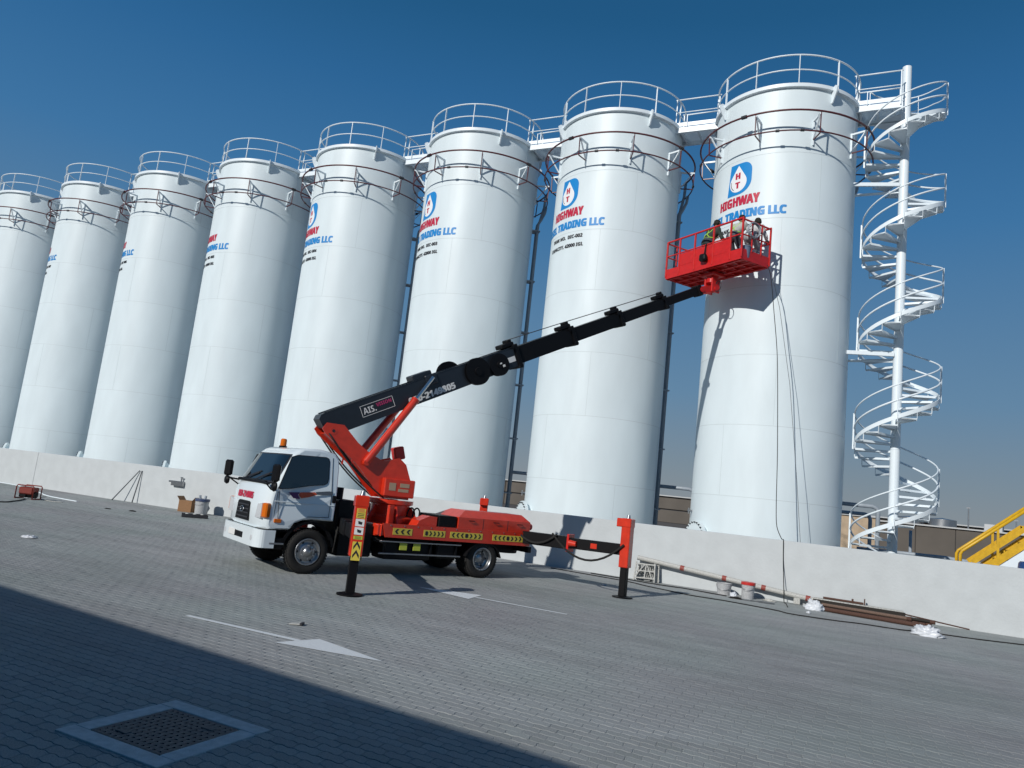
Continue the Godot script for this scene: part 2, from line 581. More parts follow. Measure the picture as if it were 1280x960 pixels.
func make_pavers() -> void:
	var st := new_st()
	flat(st)
	var y := -0.004
	quad(st, Vector3(-90, y, 2.6), Vector3(60, y, 2.6), Vector3(60, y, WALL_Z + 0.01), Vector3(-90, y, WALL_Z + 0.01))
	var yard := structure("pavement", st, M.sand)
	var L := 0.20
	var W := 0.10
	var cam: Camera3D = get_node("camera")
	var inv := cam.transform.affine_inverse()
	var n1 := FastNoiseLite.new(); n1.seed = 4; n1.frequency = 0.35; n1.fractal_octaves = 3
	var n2 := FastNoiseLite.new(); n2.seed = 11; n2.frequency = 0.09; n2.fractal_octaves = 2
	var list := []
	var f := 480.0 / tan(deg_to_rad(cam.fov) * 0.5)
	var rows := int((18.72 - 1.6) / W)
	for j in rows:
		var z := -1.7 - W * j
		var i0 := int(-46.0 / L)
		for i in range(i0, int(9.0 / L)):
			var x := L * (i + (0.5 if j % 2 else 0.0))
			var q := inv * Vector3(x, 0, z)
			if q.z > -1.0: continue
			var u := 640.0 + f * q.x / -q.z
			var v := 480.0 - f * q.y / -q.z
			if u < -170.0 or u > 1450.0 or v > 1130.0: continue
			if absf(x + 4.075) < 0.43 and absf(z + 3.74) < 0.378: continue
			var inside: bool = u > 0.0 and u < 1280.0 and v > 0.0 and v < 960.0
			list.append([-q.z if inside else 1000.0 - q.z, x, z])
	list.sort_custom(func(a, b): return a[0] < b[0])
	var tones := []
	for k in 7:
		var b := 0.31 + 0.010 * k
		var c := Color(b * (0.94 + 0.006 * (k % 3)), b, b * (0.985 + 0.006 * ((k * 2) % 3)))
		tones.append(paver_mesh(L, W, c))
	for k in 300:
		var e: Array = list[k]
		var o := put("paver", tones[rng.randi() % 7], M.paver, yard, Vector3(e[1], rng.randf_range(-0.0012, 0.0012), e[2]))
		o.rotation = Vector3(rng.randf_range(-0.006, 0.006), 0.0 if rng.randf() < 0.5 else PI, rng.randf_range(-0.004, 0.004))
	var mm := MultiMesh.new()
	mm.transform_format = MultiMesh.TRANSFORM_3D
	mm.use_colors = true
	mm.mesh = paver_mesh(L, W, Color.WHITE)
	mm.instance_count = list.size() - 300
	for k in range(300, list.size()):
		var e: Array = list[k]
		var b := 0.345 + 0.035 * n1.get_noise_2d(e[1], e[2] * 1.7) + 0.06 * n2.get_noise_2d(e[1], e[2]) + 0.05 * n1.get_noise_2d(e[1] * 0.3 + 40.0, e[2] * 4.0) + rng.randf_range(-0.018, 0.018)
		var g := 0.012 * n2.get_noise_2d(e[1] * 3.0 + 90.0, e[2] * 3.0)
		mm.set_instance_transform(k - 300, Transform3D(Basis.from_euler(Vector3(rng.randf_range(-0.006, 0.006), 0.0 if rng.randf() < 0.5 else PI, rng.randf_range(-0.004, 0.004))), Vector3(e[1], rng.randf_range(-0.0012, 0.0012), e[2])))
		mm.set_instance_color(k - 300, Color(b * 0.945 - g, b + g, b * 0.995))
	var mi := MultiMeshInstance3D.new()
	mi.name = "paving"
	mi.multimesh = mm
	mi.material_override = M.paver
	mi.set_meta("kind", "stuff")
	yard.add_child(mi)
	print("pavers ", list.size())

func make_markings() -> void:
	var yard := get_node("pavement") as Node3D
	var y := 0.0045
	var st := new_st()
	flat(st)
	var a := [Vector2(-6.95, -6.36), Vector2(-5.36, -6.42), Vector2(-5.36, -6.50), Vector2(-6.95, -6.43)]
	quad(st, Vector3(a[0].x, y, a[0].y), Vector3(a[1].x, y, a[1].y), Vector3(a[2].x, y, a[2].y), Vector3(a[3].x, y, a[3].y))
	part("arrow_line", st, M.line, yard).set_meta("label", "thin white painted tail of the arrow near the shade edge")
	st = new_st()
	flat(st)
	tri(st, Vector3(-5.44, y, -6.19), Vector3(-4.25, y, -6.43), Vector3(-5.28, y, -6.70))
	tri(st, Vector3(-5.44, y, -6.19), Vector3(-5.28, y, -6.70), Vector3(-5.36, y, -6.46))
	part("arrow_head", st, M.line, yard).set_meta("label", "white painted arrow head pointing along the wall")
	st = new_st()
	flat(st)
	quad(st, Vector3(-5.86, y, -11.34), Vector3(-4.2, y, -11.30), Vector3(-4.2, y, -11.37), Vector3(-5.86, y, -11.41))
	part("arrow_line", st, M.line, yard).set_meta("label", "thin white painted line behind the outrigger foot")
	st = new_st()
	flat(st)
	tri(st, Vector3(-5.84, y, -11.08), Vector3(-5.92, y, -11.72), Vector3(-7.02, y, -11.38))
	part("arrow_head", st, M.line, yard).set_meta("label", "white painted arrow head half in the truck's shadow")

func make_manhole() -> void:
	var t := thing("manhole_cover", "square iron manhole cover in a concrete surround, lying in the shade", "manhole", Vector3(-4.075, 0, -3.74))
	var o := 0.46
	var i := 0.325
	var st := new_st()
	for s in [-1.0, 1.0]:
		box(st, Vector3(0, -0.01, s * (o + i) * 0.5), Vector3(o * 2, 0.035, o - i), Basis.IDENTITY, 0.004)
		box(st, Vector3(s * (o + i) * 0.5, -0.01, 0), Vector3(o - i, 0.034, i * 2 - 0.002), Basis.IDENTITY, 0.004)
	part("concrete_surround", st, M.surround, t)
	st = new_st()
	box(st, Vector3(0, -0.025, 0), Vector3(i * 2 - 0.012, 0.03, i * 2 - 0.012), Basis.IDENTITY, 0.004)
	var lid := part("lid", st, M.iron, t)
	var n := 12
	st = new_st()
	for k in n + 1:
		var q := -i + 0.02 + (2 * i - 0.04) * k / n
		box(st, Vector3(q, -0.004, 0), Vector3(0.032, 0.016, i * 2 - 0.03))
		box(st, Vector3(0, -0.0045, q), Vector3(i * 2 - 0.032, 0.015, 0.034))
	part("lid_ribs", st, M.iron, lid)
	st = new_st()
	for k in [[-0.16, 0.2], [0.16, -0.2]]:
		box(st, Vector3(k[0], 0.003, k[1]), Vector3(0.10, 0.012, 0.05), Basis.IDENTITY, 0.003)
		part("lifting_eye", st, M.iron, lid)
		st = new_st()

func make_wall() -> void:
	var t := thing("bund_wall", "long low off-white rendered wall in front of the tanks", "wall", Vector3(-4, 0, WALL_Z - 0.125))
	var cuts := [-70.0, -30.1, 40.0]
	for k in cuts.size() - 1:
		var st := new_st()
		var x0: float = cuts[k] + 4.0 + 0.008
		var x1: float = cuts[k + 1] + 4.0 - 0.008
		box(st, Vector3((x0 + x1) * 0.5, WALL_H * 0.5 - 0.03, 0), Vector3(x1 - x0, WALL_H + 0.06, 0.25), Basis.IDENTITY, 0.012)
		part("wall_panel", st, M.wall, t)
	var st2 := new_st()
	box(st2, Vector3(-26.1, WALL_H * 0.5 - 0.04, -0.01), Vector3(0.03, WALL_H + 0.03, 0.2))
	part("joint_filler", st2, M.joint, t)

func make_building_behind() -> void:
	var t := thing("office_building", "plain plastered building behind the viewer that shades the paving", "building", Vector3(-4, 0, 8.15), deg_to_rad(-5.3))
	# its roof edge throws the long shadow across the paving
	var st := new_st()
	box(st, Vector3(0, 2.2, 0), Vector3(90, 4.4, 10.0), Basis.IDENTITY, 0.02)
	part("wall", st, M.plaster, t)
	st = new_st()
	box(st, Vector3(0, 4.51, 0), Vector3(90.2, 0.22, 10.2), Basis.IDENTITY, 0.02)
	part("parapet", st, M.plaster, t)

# ------------------------------------------------------------------ tanks
func ring_pts(r: float, y: float, n: int) -> Array:
	var p := []
	for i in n:
		p.append(on_shell(TAU * i / n, y, r))
	return p

func make_tank() -> Node3D:
	var t := thing("storage_tank", "", "tank", Vector3(TANK_X, 0, TANK_Z), 0.0, "white storage tanks standing in a row behind the wall")
	var y0 := 0.41
	var dy := 1.95
	var st := new_st()
	lathe(st, Vector3.ZERO, [[0.0, -0.01], [2.45, -0.01], [2.45, 0.39], [0.0, 0.40]], 48)
	part("plinth", st, M.concrete, t)
	st = new_st()
	lathe(st, Vector3.ZERO, [[TANK_R, 0.0], [TANK_R, dy]], 128)
	var course := commit(st)
	for k in 7:
		put("shell_course", course, M.tank, t, Vector3(0, y0 + dy * k, 0))
	st = new_st()
	lathe(st, Vector3.ZERO, [[TANK_R - 0.01, -0.009], [TANK_R + 0.003, -0.006], [TANK_R + 0.003, 0.006], [TANK_R - 0.01, 0.009]], 96)
	var seam := commit(st)
	st = new_st()
	bar(st, on_shell(0.0, 0.012, TANK_R - 0.002), on_shell(0.0, dy - 0.012, TANK_R - 0.002), 0.010, 0.009)
	var upright := commit(st)
	for k in range(1, 7):
		put("weld_seam", seam, M.weld, t, Vector3(0, y0 + dy * k, 0))
	for k in 7:
		for a in 3:
			var o := put("upright_seam", upright, M.weld, t, Vector3(0, y0 + dy * k, 0))
			o.rotation.y = deg_to_rad([40, 92, 10, 62, 8, 36, 76][k] + 120.0 * a)
	# roof and rim
	var yt := y0 + dy * 7
	st = new_st()
	lathe(st, Vector3.ZERO, [[TANK_R - 0.02, yt - 0.01], [TANK_R + 0.09, yt + 0.005], [TANK_R + 0.09, yt + 0.11], [TANK_R - 0.06, yt + 0.115]], 96)
	part("rim", st, M.white_steel, t)
	st = new_st()
	lathe(st, Vector3.ZERO, [[TANK_R - 0.06, yt + 0.112], [1.0, yt + 0.25], [0.0, yt + 0.34]], 48, Basis.IDENTITY, false)
	part("roof", st, M.tank, t)
	for v in [[0.9, -1.0, 0.35], [1.25, -0.6, 0.28]]:
		st = new_st()
		rod(st, Vector3(v[0], yt + 0.15, v[1]), Vector3(v[0], yt + 0.2 + v[2], v[1]), 0.04, 0.04, 8)
		lathe(st, Vector3(v[0], yt + 0.2 + v[2], v[1]), [[0.07, 0.0], [0.07, 0.08], [0.0, 0.12]], 10)
		part("vent_pipe", st, M.dark_fit, t)
	# guard rail
	var rr := TANK_R + 0.03
	st = new_st()
	tube(st, ring_pts(rr, 15.07, 64), 0.024, 8, true)
	part("hand_rail", st, M.white_steel, t)
	st = new_st()
	tube(st, ring_pts(rr, 14.61, 64), 0.020, 8, true)
	part("middle_rail", st, M.white_steel, t)
	st = new_st()
	bar(st, Vector3(0, yt + 0.02, 0), Vector3(0, 15.07, 0), 0.055, 0.022, 0.004)
	var post := commit(st)
	for k in 11:
		var a := deg_to_rad(-18.0 + 360.0 / 11.0 * k)
		var o := put("rail_post", post, M.white_steel, t, on_shell(a, 0, rr))
		o.rotation.y = a
	# lifting lugs at the rim
	st = new_st()
	prism(st, pv([0.0, -0.34, 0.05, -0.34, 0.20, -0.06, 0.24, 0.10, 0.16, 0.16, 0.04, 0.14, 0.0, 0.05]), Vector3.ZERO, Basis(Vector3(0, 0, 1), Vector3.UP, Vector3(-1, 0, 0)), 0.035)
	var lug := commit(st)
	for a in [-50.0, 43.0, 135.0, 225.0]:
		var o := put("lifting_lug", lug, M.white_steel, t, on_shell(deg_to_rad(a), yt - 0.02, TANK_R + 0.004))
		o.rotation.y = deg_to_rad(a)
	# two pipe rings on brackets
	st = new_st()
	tube(st, ring_pts(2.52, 13.13, 72), 0.028, 8, true)
	var up := part("upper_pipe_ring", st, M.maroon, t)
	st = new_st()
	tube(st, ring_pts(2.50, 12.53, 72), 0.022, 8, true)
	var low := part("lower_pipe_ring", st, M.maroon, t)
	st = new_st()
	for a in [-20.0, 68.0, 160.0, 250.0]:
		var d := deg_to_rad(a)
		rod(st, on_shell(d - 0.03, 13.13, 2.52), on_shell(d + 0.03, 13.13, 2.52), 0.055, 0.055, 10)
	part("pipe_coupling", st, M.dark_fit, up).set_meta("kind", "stuff")
	st = new_st()
	for a in [2.0, 17.0, 105.0, 197.0, 290.0]:
		var d := deg_to_rad(a)
		rod(st, on_shell(d - 0.02, 12.53, 2.50), on_shell(d + 0.02, 12.53, 2.50), 0.04, 0.04, 10)
	part("pipe_coupling", st, M.dark_fit, low).set_meta("kind", "stuff")
	st = new_st()
	bar(st, Vector3(0, 12.33, TANK_R + 0.02), Vector3(0, 13.10, TANK_R + 0.02), 0.06, 0.03)
	bar(st, Vector3(0, 13.06, TANK_R + 0.03), Vector3(0, 13.06, 2.53), 0.05, 0.05)
	bar(st, Vector3(0, 12.50, TANK_R + 0.03), Vector3(0, 13.04, 2.46), 0.045, 0.03)
	var bracket := commit(st)
	st = new_st()
	bar(st, Vector3(0, 12.55, 2.50), Vector3(0, 13.09, 2.52), 0.032, 0.022)
	bar(st, Vector3(0, 12.49, TANK_R + 0.03), Vector3(0, 12.49, 2.50), 0.03, 0.03)
	var hanger := commit(st)
	for k in 9:
		var a := deg_to_rad(-12.0 + 40.0 * k)
		var o := put("pipe_bracket", bracket, M.white_steel, t)
		o.rotation.y = a
		var h := put("hanger", hanger, M.maroon, o)
		h.rotation.y = 0.0
	# supply pipes down the back
	var az := deg_to_rad(124.0)
	for k in 2:
		st = new_st()
		var a := az + 0.10 * k
		tube(st, [on_shell(a, 12.53 + 0.6 * k, 2.50), on_shell(a, 12.30 + 0.3 * k, 2.48), on_shell(a, 12.0, 2.36), on_shell(a, 11.85, 2.28), on_shell(a, 11.7, 2.27), on_shell(a, 0.35, 2.27)], 0.05, 10)
		part("supply_pipe", st, M.pipe_grey, t)
	st = new_st()
	for k in 6:
		bar(st, on_shell(az + 0.05, 1.8 + 1.95 * k, TANK_R - 0.01), on_shell(az + 0.05, 1.8 + 1.95 * k, 2.36), 0.36, 0.04)
	part("pipe_clamp", st, M.pipe_grey, t).set_meta("kind", "stuff")
	st = new_st()
	var e := on_shell(az, 2.55, 2.30)
	tube(st, [e, e + Vector3(0.9, 0.0, -0.25), e + Vector3(1.02, -0.04, -0.28), e + Vector3(1.06, -0.16, -0.3), e + Vector3(1.06, -2.4, -0.3)], 0.06, 10)
	part("bent_pipe", st, M.pipe_grey, t)
	# manhole in the lowest course with its ring of bolts
	var mf := Basis(Vector3.UP, deg_to_rad(-45.0))
	var out := mf * Vector3(0, 0, 1)
	var mb := Basis(mf.x, out, -Vector3.UP)   # y of the lathe points outward
	var mo := Vector3(0, 1.13, 0) + out * (TANK_R - 0.12)
	st = new_st()
	lathe(st, mo, [[0.36, 0.0], [0.36, 0.26], [0.48, 0.26], [0.48, 0.30], [0.0, 0.30]], 36, mb)
	var mh := part("manhole", st, M.tank, t)
	st = new_st()
	lathe(st, mo + out * 0.304, [[0.475, 0.0], [0.475, 0.035], [0.0, 0.04]], 36, mb)
	part("manhole_lid", st, M.tank, mh)
	st = new_st()
	for k in 24:
		var a := TAU * k / 24.0
		rod(st, mo + out * 0.335 + mb * Vector3(0.43 * sin(a), 0, 0.43 * cos(a)), mo + out * 0.385 + mb * Vector3(0.43 * sin(a), 0, 0.43 * cos(a)), 0.019, 0.019, 6)
	part("bolt_ring", st, M.ink, mh).set_meta("kind", "stuff")
	st = new_st()
	var s := on_shell(deg_to_rad(-65.0), 1.86, TANK_R - 0.02)
	var sd := on_shell(deg_to_rad(-65.0), 0.0, 1.0)
	rod(st, s, s + sd * 0.16, 0.025, 0.025, 8)
	rod(st, s + sd * 0.12 + Vector3(0, 0.08, 0), s + sd * 0.12 - Vector3(0, 0.09, 0), 0.022, 0.022, 8)
	part("sample_valve", st, M.steel, t)
	# painted emblem and lettering
	var r := TANK_R + 0.004
	var d2 := deg_to_rad(1.0)
	var D := PackedVector2Array([Vector2(0.0, 0.0), Vector2(0.35, 0.0)])
	for k in 13:
		var a := -PI * 0.5 + PI * 0.5 * k / 12.0
		D.append(Vector2(0.40 + 0.42 * cos(a), 0.40 + 0.40 * sin(a)))
	for k in 9:
		var a := PI * 0.5 * k / 8.0
		D.append(Vector2(0.56 + 0.26 * cos(a), 0.70 + 0.26 * sin(a)))
	D.append(Vector2(0.09, 0.96))
	var drop := PackedVector2Array([Vector2(0.385, 0.90)])
	for k in 21:
		var a := deg_to_rad(32.0) - deg_to_rad(244.0) * k / 20.0
		drop.append(Vector2(0.375 + 0.295 * cos(a), 0.375 + 0.29 * sin(a)))
	st = new_st()
	wrap_shape(st, D, -40.3 * d2, 11.04, r)
	var em := part("emblem", st, M.logo_blue, t)
	st = new_st()
	wrap_shape(st, drop, -40.3 * d2, 11.04, r + 0.003)
	part("drop", st, M.logo_white, em)
	st = new_st()
	wrap_letters(st, "H", 0.17, 0.19, (-40.3 + 8.0) * d2, 11.52, r + 0.006, 0.022)
	wrap_letters(st, "T", 0.17, 0.19, (-40.3 + 8.0) * d2, 11.24, r + 0.006, 0.022)
	part("initials", st, M.logo_red, em)
	st = new_st()
	var arc := PackedVector2Array()
	for k in 9:
		var a := deg_to_rad(165.0 + 9.0 * k)
		arc.append(Vector2(0.375 + 0.255 * cos(a), 0.375 + 0.25 * sin(a)))
	for k in 9:
		var a := deg_to_rad(165.0 + 9.0 * (8 - k))
		arc.append(Vector2(0.375 + 0.235 * cos(a), 0.375 + 0.23 * sin(a)))
	wrap_shape(st, arc, -40.3 * d2, 11.04, r + 0.006)
	part("drop_line", st, M.ink, em)
	st = new_st()
	wrap_letters(st, "HIGHWAY", 39.6 * d2 * TANK_R, 0.29, -49.2 * d2, 10.685, r, 0.032)
	part("lettering", st, M.logo_red, t).set_meta("label", "red lettering reading HIGHWAY")
	st = new_st()
	wrap_letters(st, "DIESEL TRADING LLC", 81.0 * d2 * TANK_R, 0.27, -69.8 * d2, 10.275, r, 0.034)
	part("lettering", st, M.logo_blue, t).set_meta("label", "blue lettering reading DIESEL TRADING LLC")
	st = new_st()
	wrap_letters(st, "CAPACITY. 42000 IGL", 43.5 * d2 * TANK_R, 0.125, -50.2 * d2, 9.645, r, 0.012)
	part("lettering", st, M.ink, t).set_meta("label", "black lettering reading CAPACITY. 42000 IGL")
	return t

func make_tanks() -> void:
	var proto := make_tank()
	var which := ["first", "second", "third", "fourth", "fifth", "sixth", "seventh", "eighth"]
	for i in 8:
		var t: Node3D = proto
		if i > 0:
			t = proto.duplicate()
			t.name = numbered("storage_tank")
			add_child(t)
			t.position.x = TANK_X - TANK_STEP * i
		var extra := "with its right side facing the stairs" if i == 0 else ""
		if i == 0:
			t.set_meta("label", "tall white storage tank beside the spiral staircase, behind the red basket")
		else:
			t.set_meta("label", "tall white storage tank, %s in its row from the spiral staircase" % which[i])
	# the far tanks carry no emblem yet, and two have their lettering further round
	for i in range(4, 8):
		var t := get_node("storage_tank_%03d" % i) as Node3D
		t.get_node("emblem").free()
		if i > 4:
			for o in t.get_children():
				if String(o.name).begins_with("lettering"):
					(o as Node3D).rotation.y = deg_to_rad(-9.0 if i == 5 else -10.5)
	for i in 8:
		var t := get_node("storage_tank" if i == 0 else "storage_tank_%03d" % i) as Node3D
		var st := new_st()
		wrap_letters(st, "TANK NO.  DIC-00%d" % (i + 1), 40.0 * deg_to_rad(1.0) * TANK_R, 0.125, deg_to_rad(-48.0), 9.935, TANK_R + 0.004, 0.012)
		part("lettering", st, M.ink, t).set_meta("label", "black lettering reading TANK NO. DIC-00%d" % (i + 1))

func make_walkways() -> void:
	var which := ["first", "second", "third", "fourth", "fifth", "sixth", "seventh", "eighth"]
	var y := 14.0
	for i in 8:
		var x0 := TANK_X - TANK_STEP * (i + 1) + TANK_R - 0.12
		var x1 := TANK_X - TANK_STEP * i - TANK_R + 0.12
		var label := ""
		if i < 7:
			label = "white steel footbridge joining the %s and %s tanks from the spiral staircase" % [which[i], which[i + 1]]
		else:
			x0 = TANK_X + TANK_R - 0.12
			x1 = 0.50
			label = "white steel footbridge from the tank top to the spiral staircase"
		var mid := (x0 + x1) * 0.5
		var len := x1 - x0
		var t := thing("footbridge", label, "footbridge", Vector3(mid, y, TANK_Z), 0.0, "footbridges between the tank tops")
		for s in [-1.0, 1.0]:
			var st := new_st()
			box(st, Vector3(0, 0.02, s * 0.47), Vector3(len, 0.17, 0.02))
			box(st, Vector3(0, -0.07, s * 0.44), Vector3(len - 0.004, 0.012, 0.078))
			box(st, Vector3(0, 0.20, s * 0.475), Vector3(len - 0.006, 0.13, 0.010))
			part("side_beam", st, M.white_steel, t)
			st = new_st()
			tube(st, [Vector3(-len * 0.5, 1.07, s * 0.48), Vector3(len * 0.5, 1.07, s * 0.48)], 0.022, 8)
			part("hand_rail", st, M.white_steel, t)
			st = new_st()
			tube(st, [Vector3(-len * 0.5 + 0.06, 0.62, s * 0.48), Vector3(len * 0.5, 0.62, s * 0.48)], 0.018, 8)
			part("middle_rail", st, M.white_steel, t)
			for e in [-1.0, 1.0]:
				st = new_st()
				bar(st, Vector3(e * (len * 0.5 - 0.05), 0.0, s * 0.50), Vector3(e * (len * 0.5 - 0.05), 1.07, s * 0.50), 0.045, 0.03, 0.004)
				part("rail_post", st, M.white_steel, t)
			st = new_st()
			bar(st, Vector3(-len * 0.22, 0.1, s * 0.50), Vector3(-len * 0.22, 0.5, s * 0.50), 0.04, 0.02)
			tube(st, [Vector3(-len * 0.22, 0.49, s * 0.50), Vector3(len * 0.5 - 0.06, 0.52, s * 0.50)], 0.014, 8)
			part("knee_rail", st, M.white_steel, t)
		var st2 := new_st()
		var n := 26
		for k in n:
			box(st2, Vector3(0, 0.075, -0.44 + 0.88 * k / (n - 1.0)), Vector3(len - 0.01, 0.032, 0.006))
		var m := int(len / 0.1)
		for k in m:
			box(st2, Vector3(-len * 0.5 + 0.06 + (len - 0.12) * k / (m - 1.0), 0.081, 0), Vector3(0.006, 0.012, 0.9))
		part("deck_grating", st2, M.white_steel, t).set_meta("kind", "stuff")
		for k in 3:
			st2 = new_st()
			box(st2, Vector3(-len * 0.35 + len * 0.35 * k, 0.02, 0), Vector3(0.06, 0.07, 0.91))
			part("cross_beam", st2, M.white_steel, t)

# ------------------------------------------------------------------ spiral stair
func make_spiral_stair() -> void:
	var C := Vector3(0.60, 0, TANK_Z)
	var t := thing("spiral_staircase", "white steel spiral staircase round a single post beside the tank", "staircase", C)
	var pitch := 2.78
	var R := 1.03
	var rise := pitch / 14.0
	var top_y := 13.78            # tread at azimuth 90 degrees
	var yaz := func(az: float) -> float: return top_y + (az - PI * 0.5) / TAU * pitch
	var az_of := func(y: float) -> float: return PI * 0.5 + (y - top_y) / pitch * TAU
	var st := new_st()
	lathe(st, Vector3.ZERO, [[0.0, -0.02], [0.125, -0.02], [0.125, 15.42], [0.0, 15.45]], 28)
	part("post", st, M.white_steel, t)
	for yc in [4.1, 7.0, 9.8, 12.6]:
		st = new_st()
		lathe(st, Vector3.ZERO, [[0.12, yc - 0.012], [0.131, yc - 0.01], [0.131, yc + 0.01], [0.12, yc + 0.012]], 28)
		part("post_weld", st, M.white_steel, t)
	# one tread: a folded pan
	st = new_st()
	var half := TAU / 28.0 * 1.08
	var outline := PackedVector2Array()
	outline.append(Vector2(0.115 * sin(-half * 1.9), 0.115 * cos(-half * 1.9)))
	for k in 5:
		var a := -half + 2.0 * half * k / 4.0
		outline.append(Vector2((R - 0.012) * sin(a), (R - 0.012) * cos(a)))
	outline.append(Vector2(0.115 * sin(half * 1.9), 0.115 * cos(half * 1.9)))
	prism(st, outline, Vector3(0, -0.012, 0), Basis(Vector3(1, 0, 0), Vector3(0, 0, 1), Vector3(0, 1, 0)), 0.012)
	for s in [-1.0, 1.0]:
		var a: float = half * s
		bar(st, Vector3(0.13 * sin(a * 1.7), -0.035, 0.13 * cos(a * 1.7)), Vector3((R - 0.015) * sin(a), -0.035, (R - 0.015) * cos(a)), 0.008, 0.045)
	# riser post and edge flat at the outer end
	bar(st, Vector3((R - 0.006) * sin(half), 0.0, (R - 0.006) * cos(half)), Vector3((R - 0.006) * sin(half), 0.20, (R - 0.006) * cos(half)), 0.022, 0.01)
	bar(st, Vector3((R - 0.006) * sin(-half), -0.012, (R - 0.006) * cos(-half)), Vector3((R - 0.006) * sin(half), -0.012, (R - 0.006) * cos(half)), 0.01, 0.032)
	var tread := commit(st)
	var n := 67
	for k in n:
		var y := top_y - rise * k
		var az: float = az_of.call(y)
		var o := put("tread", tread, M.white_steel, t, Vector3(0, y, 0))
		o.rotation.y = az
	var y_low := top_y - rise * (n - 1)
	var a0: float = az_of.call(y_low) - 0.2
	var a1 := PI * 0.5 + 0.35
	# outer string, a bent flat
	st = new_st()
	var N := int((a1 - a0) / TAU * 40.0)
	for k in N:
		var p := a0 + (a1 - a0) * k / N
		var q := a0 + (a1 - a0) * (k + 1) / N
		var yp: float = yaz.call(p)
		var yq: float = yaz.call(q)
		st.set_smooth_group(5)
		quad(st, on_shell(p, yp + 0.055, R + 0.008), on_shell(q, yq + 0.055, R + 0.008), on_shell(q, yq + 0.17, R + 0.008), on_shell(p, yp + 0.17, R + 0.008))
		st.set_smooth_group(6)
		quad(st, on_shell(q, yq + 0.055, R - 0.008), on_shell(p, yp + 0.055, R - 0.008), on_shell(p, yp + 0.17, R - 0.008), on_shell(q, yq + 0.17, R - 0.008))
		st.set_smooth_group(7)
		quad(st, on_shell(p, yp + 0.17, R + 0.008), on_shell(q, yq + 0.17, R + 0.008), on_shell(q, yq + 0.17, R - 0.008), on_shell(p, yp + 0.17, R - 0.008))
		st.set_smooth_group(8)
		quad(st, on_shell(q, yq + 0.055, R + 0.008), on_shell(p, yp + 0.055, R + 0.008), on_shell(p, yp + 0.055, R - 0.008), on_shell(q, yq + 0.055, R - 0.008))
	part("outer_string", st, M.white_steel, t)
	for e in [[0.98, 0.021, "hand_rail"], [0.56, 0.026, "middle_rail"]]:
		var pts := []
		for k in N + 1:
			var p := a0 + 0.2 + (a1 - a0 - 0.2) * k / N
			pts.append(on_shell(p, float(yaz.call(p)) + e[0], R))
		st = new_st()
		tube(st, pts, e[1], 8)
		part(e[2], st, M.white_steel, t)
	# rail posts four to a turn
	st = new_st()
	bar(st, Vector3(0, -0.02, 0), Vector3(0, 0.99, 0), 0.045, 0.02, 0.004)
	var post := commit(st)
	var az := PI * 0.5
	while az > a0 + 0.3:
		var o := put("rail_post", post, M.white_steel, t, on_shell(az, float(yaz.call(az)), R + 0.02))
		o.rotation.y = az
		az -= PI * 0.5
	# landing at the top with its own rail
	var yl := 13.99
	st = new_st()
	outline = PackedVector2Array()
	outline.append(Vector2(0.0, 0.0))
	var la0 := deg_to_rad(108.0)
	var la1 := deg_to_rad(252.0)
	for k in 15:
		var a := la0 + (la1 - la0) * k / 14.0
		outline.append(Vector2(R * sin(a), R * cos(a)))
	prism(st, outline, Vector3(0, yl - 0.02, 0), Basis(Vector3(1, 0, 0), Vector3(0, 0, 1), Vector3(0, 1, 0)), 0.02)
	part("landing", st, M.white_steel, t)
	for e in [[1.0, 0.021], [0.55, 0.018]]:
		var pts := []
		for k in 15:
			var a := la0 - 0.1 + (la1 - la0) * k / 14.0
			pts.append(on_shell(a, yl + e[0] - (0.12 * (1.0 - k / 3.0) if k < 3 else 0.0), R))
		st = new_st()
		tube(st, pts, e[1], 8)
		part("landing_rail", st, M.white_steel, t)
	for a in [160.0, 205.0, 250.0]:
		st = new_st()
		var b := on_shell(deg_to_rad(a), yl, R)
		bar(st, b, b + Vector3(0, 1.0, 0), 0.04, 0.02)
		part("rail_post", st, M.white_steel, t)
	# struts that tie the post to the tank
	var shell := Vector3(TANK_X, 0, TANK_Z) - C
	for y in [6.72, 11.72]:
		st = new_st()
		var b := shell + on_shell(deg_to_rad(80.0), y, TANK_R - 0.03)
		bar(st, b, Vector3(-0.10, y, 0.10), 0.07, 0.11, 0.005)
		part("strut", st, M.white_steel, t)
		st = new_st()
		b = shell + on_shell(deg_to_rad(92.0), y - 0.16, TANK_R - 0.03)
		bar(st, b, Vector3(-0.10, y - 0.16, -0.06), 0.05, 0.06)
		part("strut", st, M.white_steel, t)

